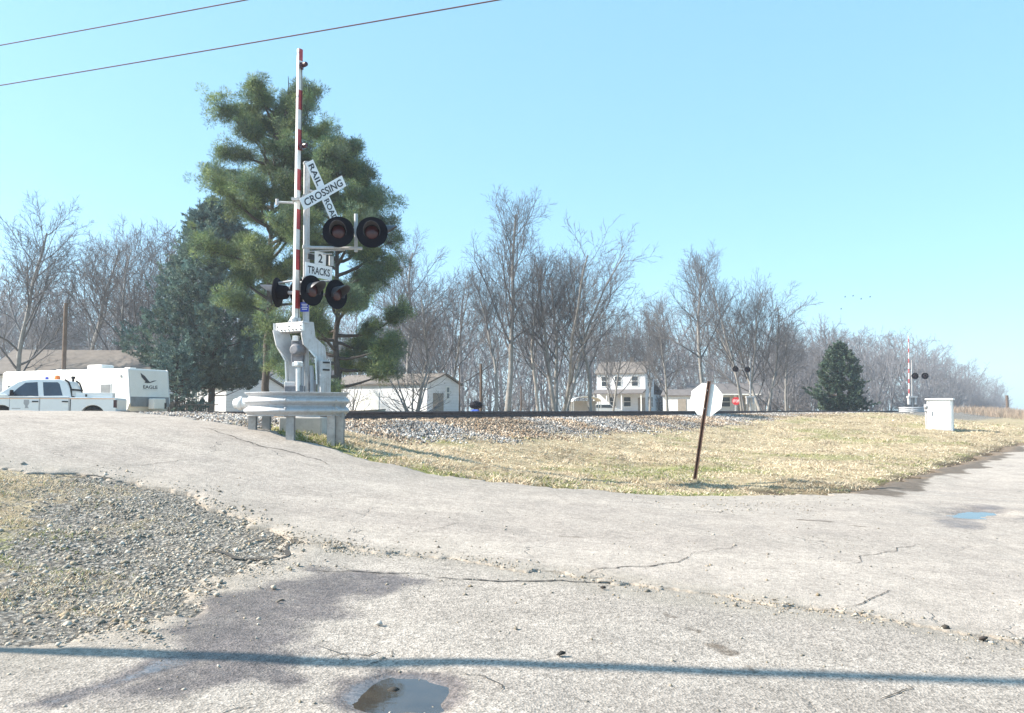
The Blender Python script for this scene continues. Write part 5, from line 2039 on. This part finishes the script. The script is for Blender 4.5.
print('trees...')
PROTO = {}
for key, kw in {
    'tall_a': dict(seed=3, H=15, density=1.15, spread=.8, low=.3),
    'tall_b': dict(seed=8, H=15, density=1.15, spread=.75, low=.35),
    'oak_a': dict(seed=21, H=13, density=1.2, spread=1.05, low=.22),
    'oak_b': dict(seed=34, H=13, density=1.2, spread=1.0, low=.25),
    'multi_a': dict(seed=55, H=13, stems=3, density=.95, spread=.85, low=.25),
    'multi_b': dict(seed=89, H=13, stems=4, density=.9, spread=.9, low=.22),
    'vase': dict(seed=144, H=12, stems=2, density=1.05, spread=1.0, low=.18),
    'shrub': dict(seed=13, H=4.2, stems=7, density=.42, spread=1.2, low=.12, r0=.09, twig_r=.009),
    'far_a': dict(seed=101, H=12, density=.8, spread=.95, low=.12, twig_r=.018),
    'far_b': dict(seed=102, H=12, stems=3, density=.55, spread=1.0, low=.1, twig_r=.018),
    'far_c': dict(seed=103, H=12, stems=2, density=.66, spread=1.05, low=.08, twig_r=.018),
    'brush': dict(seed=104, H=5, stems=8, density=.45, spread=1.3, low=.05, r0=.07, twig_r=.016),
}.items():
    PROTO[key] = bare_tree(**kw)
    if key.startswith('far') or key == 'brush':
        PROTO[key][0].materials.append(MT['twig_haze']); PROTO[key][1].materials.append(MT['twig_haze'])
    else:
        PROTO[key][0].materials.append(MT['bark']); PROTO[key][1].materials.append(MT['twig'])


def tree(key, px, top, D, label, rot=0.0, wide=1.0, group=None, pale=False, lean=0.0, name='bare_tree', cat='tree'):
    trunk, crown, h = PROTO[key]
    p = at(px, 405, D)
    z = bz(p.x, D) - .05
    H = at(px, top, D).z - z
    k = H / h
    root = thing(name, label, cat, (p.x, D, z), 0, group)
    root.rotation_euler = (0, lean, 0)
    for nm, me in (('trunk', trunk), ('crown', crown)):
        o = bpy.data.objects.new(nm, me); COL.objects.link(o); o.parent = root
        o.rotation_euler = (0, 0, rot); o.scale = (k * wide, k * wide, k)
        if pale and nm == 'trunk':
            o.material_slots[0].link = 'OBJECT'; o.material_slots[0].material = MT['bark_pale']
    return root


# trees one can tell apart
for a in [
    ('oak_a', 13, 184, 52, 'big spreading leafless tree at the left edge above the pickup', .4, 1.0),
    ('vase', 131, 203, 60, 'leafless tree with a leaning fork left of the dark evergreen', 2.2, .95),
    ('tall_b', 88, 226, 72, 'slender leafless tree rising behind the tan roof', 1.1, .9),
    ('oak_b', 172, 214, 78, 'leafless crown showing over the left shoulder of the dark evergreen', 3.0, .9),
    ('oak_b', 408, 226, 70, 'leafless tree just right of the pines', .9, .9),
    ('vase', 446, 262, 66, 'leafless forked tree above the white garage', .3, 1.0),
    ('tall_a', 506, 184, 62, 'tallest leafless tree in the middle with a straight dark trunk', 1.9, .95),
    ('tall_b', 497, 262, 60, 'shorter dark trunked tree leaning beside the tallest leafless tree', 4.0, .8),
    ('multi_b', 560, 226, 64, 'broad many stemmed leafless tree with a round dense crown', .5, 1.05),
    ('tall_b', 592, 262, 66, 'leafless tree at the right side of the broad round crown', 5.1, 1.0),
    ('oak_a', 668, 288, 84, 'thin leafless tree left of the pale tall trunks', 2.6, .85),
    ('tall_a', 707, 238, 72, 'tall leafless tree standing right behind the stop sign', 4.4, .95),
    ('multi_a', 745, 252, 76, 'leafless tree with many upright limbs right of the stop sign', 1.4, .9),
    ('vase', 764, 284, 78, 'leafless tree bending right with a long arched limb', 5.2, 1.15),
    ('vase', 612, 296, 99, 'thin leafless tree veiling the left front of the farmhouse', 1.7, .8),
    ('oak_b', 650, 300, 97, 'thin leafless tree at the shaded right corner of the farmhouse', 3.7, .8),
    ('oak_b', 786, 318, 88, 'small leafless tree left of the round evergreen', 1.0, .9),
    ('oak_a', 826, 322, 96, 'leafless tree directly behind the round evergreen', .2, .9),
]:
    tree(a[0], a[1], a[2], a[3], a[4], a[5], a[6])
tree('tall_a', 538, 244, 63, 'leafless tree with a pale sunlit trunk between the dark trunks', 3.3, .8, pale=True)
tree('shrub', 413, 352, 52, 'low many stemmed bare shrub in front of the white garage wall', .8, 1.25, name='bare_shrub', cat='shrub')
tree('shrub', 349, 372, 47, 'small bare shrub behind the rowing boat', 2.8, 1.1, name='bare_shrub', cat='shrub')

# second row: behind the houses
r2 = np.random.default_rng(5)
for k in range(112):
    px = -30 + k * 8.0 + r2.uniform(-7, 7)
    top = np.interp(px, [-30, 60, 160, 300, 400, 470, 560, 640, 700, 800, 870], [262, 258, 258, 290, 286, 290, 292, 298, 300, 318, 330]) + r2.uniform(-14, 40)
    tree(('far_a', 'far_b', 'far_c')[k % 3], px, top, r2.uniform(122, 165), 'leafless tree in the hazy row behind the houses', r2.uniform(0, 6.28), r2.uniform(.85, 1.15), 'leafless trees behind the houses')
for k in range(48):
    px = -20 + k * 18.5 + r2.uniform(-9, 9)
    tree('brush', px, r2.uniform(366, 388), r2.uniform(117, 124), 'grey leafless bush at the foot of the far trees', r2.uniform(0, 6.28), r2.uniform(1.0, 1.5), 'leafless bushes at the foot of the far trees', name='bare_bush', cat='bush')

# the wood along the tracks, running away to the right
for k in range(76):
    u = k / 75
    t = 95 + 330 * u ** 1.5
    s = -r2.uniform(11, 26)
    x, y = xy(s, t)
    px = 512 + F * x / y
    top = np.interp(px, [800, 850, 875, 905, 940, 970, 990, 1010, 1030], [332, 322, 316, 326, 345, 364, 378, 388, 396]) + r2.uniform(-5, 22)
    tree(('far_a', 'far_b', 'far_c')[k % 3], px, top, y, 'leafless tree of the wood running along the tracks', r2.uniform(0, 6.28), r2.uniform(.95, 1.25), 'leafless trees of the wood along the tracks')
for k in range(26):
    t = 92 + 12 * k
    x, y = xy(-r2.uniform(9.5, 12), t)
    px = 512 + F * x / y
    tree('brush', px, np.interp(px, [820, 940, 1010], [372, 384, 398]) + r2.uniform(-4, 6), y, 'leafless bush at the edge of the wood along the tracks', r2.uniform(0, 6.28), r2.uniform(1.0, 1.4), 'leafless bushes at the edge of the wood', name='bare_bush', cat='bush')


# ------------------------------------------------------------------ evergreens
def needles(name, centres, radius, per, length, width, palette, parent, up=.35, flat=1.0, radial=1.0, axis=None, tone=None):
    """clumps of needle-thin leaves spread through the crown's volume; each clump keeps one leaf tone"""
    n = len(centres)
    C = np.repeat(centres, per, 0)
    Rr = np.repeat(radius, per)[:, None]
    off = rng.normal(0, 1, (n * per, 3)); off /= np.linalg.norm(off, axis=1, keepdims=True)
    rad = rng.random((n * per, 1)) ** .5
    P = C + off * rad * Rr * np.array([1, 1, flat])
    if axis is not None:      # a spray: leaves strung along an axis
        AX = np.repeat(axis, per, 0)
        u = rng.random((n * per, 1))
        P = C + AX * u + off * rad * Rr * (1.05 - u) * .5
        off = AX / (np.linalg.norm(AX, axis=1, keepdims=True) + 1e-9) * .9 + off * .6
    d = off * radial + rng.normal(0, .5, (n * per, 3)) + np.array([0, 0, up])
    d /= np.linalg.norm(d, axis=1, keepdims=True)
    w = np.cross(d, rng.normal(0, 1, (n * per, 3))); w /= np.linalg.norm(w, axis=1, keepdims=True) + 1e-9
    Ln = length * rng.uniform(.6, 1.3, (n * per, 1)); Wd = width * rng.uniform(.7, 1.3, (n * per, 1))
    V = np.stack([P - w * Wd * .5, P + d * Ln * .55 + w * Wd, P + d * Ln, P + d * Ln * .5 - w * Wd], 1).reshape(-1, 3)
    i = np.arange(n * per) * 4
    Fc = np.stack([i, i + 1, i + 2, i + 3], 1)
    me = np_mesh(name, V, Fc)
    pal = np.array(palette)
    c = pal[rng.integers(0, len(pal), n)] * rng.uniform(.7, 1.25, (n, 1))
    if tone is not None: c = c * tone[:, None]
    c = np.repeat(np.repeat(c, per, 0) * rng.uniform(.8, 1.2, (n * per, 1)), 4, 0)
    set_attr(me, 'tint', c)
    return link_mesh(name, me, MT['needle'], parent)


PINE = [(.13, .19, .09), (.17, .235, .095), (.10, .16, .095), (.21, .26, .10), (.11, .165, .11)]
CEDAR = [(.095, .165, .16), (.12, .20, .185), (.15, .225, .195), (.08, .14, .14), (.155, .21, .16)]
HOLLY = [(.06, .105, .075), (.085, .135, .09), (.055, .09, .07), (.11, .155, .10)]


def pine(px, D, top, label, seed, profile, lean=0.0, first=.25, nlimb=34, px_base=None):
    r = np.random.default_rng(seed)
    x = at(px, 405, D).x
    z = bz(x, D) - .1
    H = at(px, top, D).z - z
    root = thing('pine_tree', label, 'pine', (x, D, z))
    tb = Tubes(); lb = Tubes()
    pts = np.array([[lean * H * u ** 1.3 + r.normal(0, .05), r.normal(0, .05), H * u * .985 - .3] for u in np.linspace(0, 1, 16)])
    rr = H * .0112 * (1 - .86 * np.linspace(0, 1, 16)) + .02
    tb.add(pts, rr, 9)
    C, Rc, TN = [], [], []
    az = r.uniform(0, 6)
    for k in range(nlimb):
        u = first + (1 - first) * ((k + r.uniform(0, .8)) / nlimb) ** .9
        u = min(u, .985)
        q = np.array([np.interp(u, np.linspace(0, 1, 16), pts[:, j]) for j in range(3)])
        az += 2.4 + r.normal(0, .4)
        L = np.interp(u, *zip(*profile)) * r.uniform(.6, 1.08)
        el = r.uniform(.05, .45) + .5 * (u - .5)
        d = np.array([math.cos(az) * math.cos(el), math.sin(az) * math.cos(el), math.sin(el)])
        n = max(4, int(L / .45))
        lp = [q]
        for i in range(n):
            d = d + r.normal(0, .12, 3) + np.array([0, 0, .06]); d /= np.linalg.norm(d)
            lp.append(lp[-1] + d * L / n)
        lb.add(lp, np.linspace(.035 + .02 * L, .014, n + 1), 5)
        # rounded masses of tufts at the limb's end and, on long limbs, halfway
        spots = [(1.0, 1.0), (.8, .7)] + ([(.6, .7)] if L > 1.9 else []) + ([(.42, .5)] if L > 3.0 and r.random() < .5 else [])
        spots = [q_ for q_ in spots if r.random() < .86]
        for v, f in spots:
            c0 = np.array(lp[min(n, int(round(v * n)))])
            Rb = (.32 + .13 * L) * f * r.uniform(.7, 1.35)
            tone = r.uniform(.7, 1.3)
            for _ in range(int(9 + 22 * Rb)):
                o = r.normal(0, 1, 3); o /= np.linalg.norm(o)
                e = c0 + o * Rb * (r.random() ** .5) * r.choice([1, 1, 1, 1.45]) * np.array([1, 1, .78]) + np.array([0, 0, .12])
                C.append(e); Rc.append(r.uniform(.17, .36)); TN.append(tone)
                if r.random() < .45:
                    lb.add([c0 - d * .3 * Rb, (c0 + e) / 2 + r.normal(0, .05, 3) - np.array([0, 0, .05]), e], [.018, .012, .006], 3)
    for k in range(26):
        C.append(pts[-1] + r.normal(0, .38, 3) - np.array([0, 0, .25])); Rc.append(r.uniform(.17, .30)); TN.append(1.0)
    link_mesh('trunk', tb.mesh('trunk'), MT['pinebark'], root)
    link_mesh('branch', lb.mesh('branch'), MT['pinebark'], root)
    needles('crown', np.array(C), np.array(Rc), 115, .19, .0105, PINE, root, .5, .85, tone=np.array(TN))
    return root


pine(266, 40, 97, 'tallest green pine with an open tufted crown behind the gate arm', 4, [(.25, 2.0), (.42, 3.0), (.6, 4.3), (.75, 4.5), (.88, 3.4), (1, .9)], .012, .34, 52)
pine(337, 38, 142, 'second green pine with a bushy crown right of the gate arm', 9, [(.12, 2.6), (.3, 3.4), (.5, 3.3), (.62, 3.4), (.8, 2.5), (.92, 1.4), (1, .5)], -.012, .13, 54)


def cone_evergreen(px, D, top, rad_px, label, seed, name, cat, pal, per=46, n=1500, leaf=(.16, .028), base_frac=.06, skew=1.0, trunk_r=.22):
    r = np.random.default_rng(seed)
    x = at(px, 405, D).x
    z = bz(x, D) - .05
    H = at(px, top, D).z - z
    Rm = rad_px * D / F
    root = thing(name, label, cat, (x, D, z))
    tb = Tubes()
    tb.add([[0, 0, -.3], [.05, 0, H * .3], [0, .05, H * .92]], [trunk_r, trunk_r * .75, .03], 8)
    link_mesh('trunk', tb.mesh('trunk'), MT['pinebark'], root)
    C, Rc = [], []
    lob = r.uniform(0, 6.28, 6)
    while len(C) < n:
        u = r.random() ** 1.15
        zz = H * (base_frac + (1 - base_frac) * u)
        a = r.uniform(0, 6.28)
        prof = (min(1, (u + .02) / .16) ** .5) * (1 - u ** 2.3) ** .8
        lump = .90 + .19 * math.sin(3 * a + lob[0] + 7 * u) + .13 * math.sin(5 * a + lob[1] - 13 * u) + .12 * math.sin(2 * a + 19 * u + lob[2])
        q = r.random()
        rad = Rm * prof * lump * (q ** .30 if q > .12 else q)
        if r.random() < .07: rad *= r.uniform(1.05, 1.2)
        C.append((rad * math.cos(a), rad * math.sin(a), zz - .10 * rad)); Rc.append(r.uniform(.16, .38) * (Rm / 3.2) ** .5)
    C = np.array(C)
    lb = Tubes()
    for k in range(120):
        e = C[r.integers(0, len(C))]
        q = np.array([0, 0, max(.6, e[2] - .25 * math.hypot(e[0], e[1]))])
        lb.add([q, (q + e) / 2 + r.normal(0, .08, 3), e], [.05, .03, .01], 4)
    link_mesh('branch', lb.mesh('branch'), MT['pinebark'], root)
    out = C - np.array([0, 0, 1]) * C[:, 2:3]; out /= np.linalg.norm(out, axis=1, keepdims=True) + 1e-9
    axs = (out * r.uniform(.3, 1.0, (len(C), 1)) + np.array([0, 0, 1]) * r.uniform(.1, .9, (len(C), 1)) + r.normal(0, .3, (len(C), 3))) * r.uniform(.3, .75, (len(C), 1))
    needles('crown', C, np.array(Rc), per, leaf[0], leaf[1], pal, root, .3, 1.0, .8, axs)
    return root


cone_evergreen(211, 53, 205, 66, 'large dark blue green cedar left of the crossing signal', 12, 'cedar_tree', 'cedar', CEDAR, 60, 3800, (.20, .030), .16, trunk_r=.24)
cone_evergreen(176, 48, 352, 26, 'low dark evergreen bush in the shade by the trailer nose', 15, 'evergreen_bush', 'bush', CEDAR, 40, 420, (.15, .028), .03, trunk_r=.06)
cone_evergreen(840, 84, 346, 24, 'small rounded dark evergreen at the start of the wood right of the stop sign', 18, 'evergreen_tree', 'evergreen', HOLLY, 50, 900, (.22, .05), .02, trunk_r=.15)

# a few birds in the distance
for (px, py) in [(845, 297), (853, 296), (861, 299), (870, 297), (841, 309)]:
    p = at(px, py, 130)
    m = MB()
    m.lathe([(.0, -.14), (.05, -.06), (.06, .03), (.02, .14), (0, .15)], 8, Matrix.Rotation(R(90), 4, 'Y'))
    m.add([(-.06, 0, .02), (.06, 0, .02), (.02, .32, .14), (-.05, .30, .14)], [(0, 1, 2, 3)])
    m.add([(-.06, 0, .02), (.06, 0, .02), (.02, -.32, .14), (-.05, -.30, .14)], [(0, 3, 2, 1)])
    o = m.build('bird', MT['black']); o.location = p
    tag(o, 'tiny dark bird flying in the pale sky above the right hand trees', 'bird', 'birds over the right hand trees')


# ================================================================== LIGHT
ELEV = R(36)
sun_dir = Vector((math.cos(SUN_A) * math.cos(ELEV), math.sin(SUN_A) * math.cos(ELEV), math.sin(ELEV)))
sd_ = bpy.data.lights.new('sun', 'SUN')
sd_.energy = 4.9
sd_.angle = R(.53)
sd_.color = (1.0, .915, .79)
so = bpy.data.objects.new('sun', sd_)
COL.objects.link(so)
so.rotation_euler = sun_dir.to_track_quat('Z', 'Y').to_euler()
so.location = (-30, 10, 40)

w = bpy.data.worlds.new('World')
S.world = w
w.use_nodes = True
nt = w.node_tree
bg = nt.nodes['Background']
sky = nt.nodes.new('ShaderNodeTexSky')
sky.sky_type = 'NISHITA'
sky.sun_disc = False
sky.sun_elevation = ELEV
sky.sun_rotation = math.atan2(sun_dir.x, sun_dir.y) % (2 * math.pi)
sky.altitude = 100
sky.air_density = 1.0
sky.dust_density = .6
sky.ozone_density = 2.0
tn = nt.nodes.new('ShaderNodeMix'); tn.data_type = 'RGBA'; tn.blend_type = 'MULTIPLY'
tn.inputs[0].default_value = 1.0
tn.inputs[7].default_value = (.94, 1.10, 1.08, 1)
nt.links.new(sky.outputs[0], tn.inputs[6])
t2 = nt.nodes.new('ShaderNodeMix'); t2.data_type = 'RGBA'; t2.inputs[0].default_value = .55
t2.inputs[7].default_value = (1.5, 3.25, 4.65, 1)
nt.links.new(tn.outputs[2], t2.inputs[6])
nt.links.new(t2.outputs[2], bg.inputs['Color'])
bg.inputs['Strength'].default_value = .105

S.render.engine = 'CYCLES'
S.cycles.use_denoising = True
S.cycles.max_bounces = 6
S.cycles.transparent_max_bounces = 4
S.view_settings.view_transform = 'Standard'
S.view_settings.look = 'None'
S.view_settings.exposure = 1.36
S.view_settings.gamma = 1.0
S.render.resolution_x = 1024
S.render.resolution_y = 713

# ------------------------------------------------------------------ air
hz = MB(); hz.box((110, 330, 24), (1300, 1120, 52))
ho = hz.build('haze', None)
hm = bpy.data.materials.new('thin_haze'); hm.use_nodes = True
hn = hm.node_tree
hn.nodes.remove(hn.nodes['Principled BSDF'])
pv = hn.nodes.new('ShaderNodeVolumePrincipled')
pv.inputs['Color'].default_value = (.86, .90, 1.0, 1)
pv.inputs['Density'].default_value = .0008
pv.inputs['Anisotropy'].default_value = .2
hn.links.new(pv.outputs[0], hn.nodes['Material Output'].inputs['Volume'])
ho.data.materials.append(hm)
tag(ho, kind='stuff')
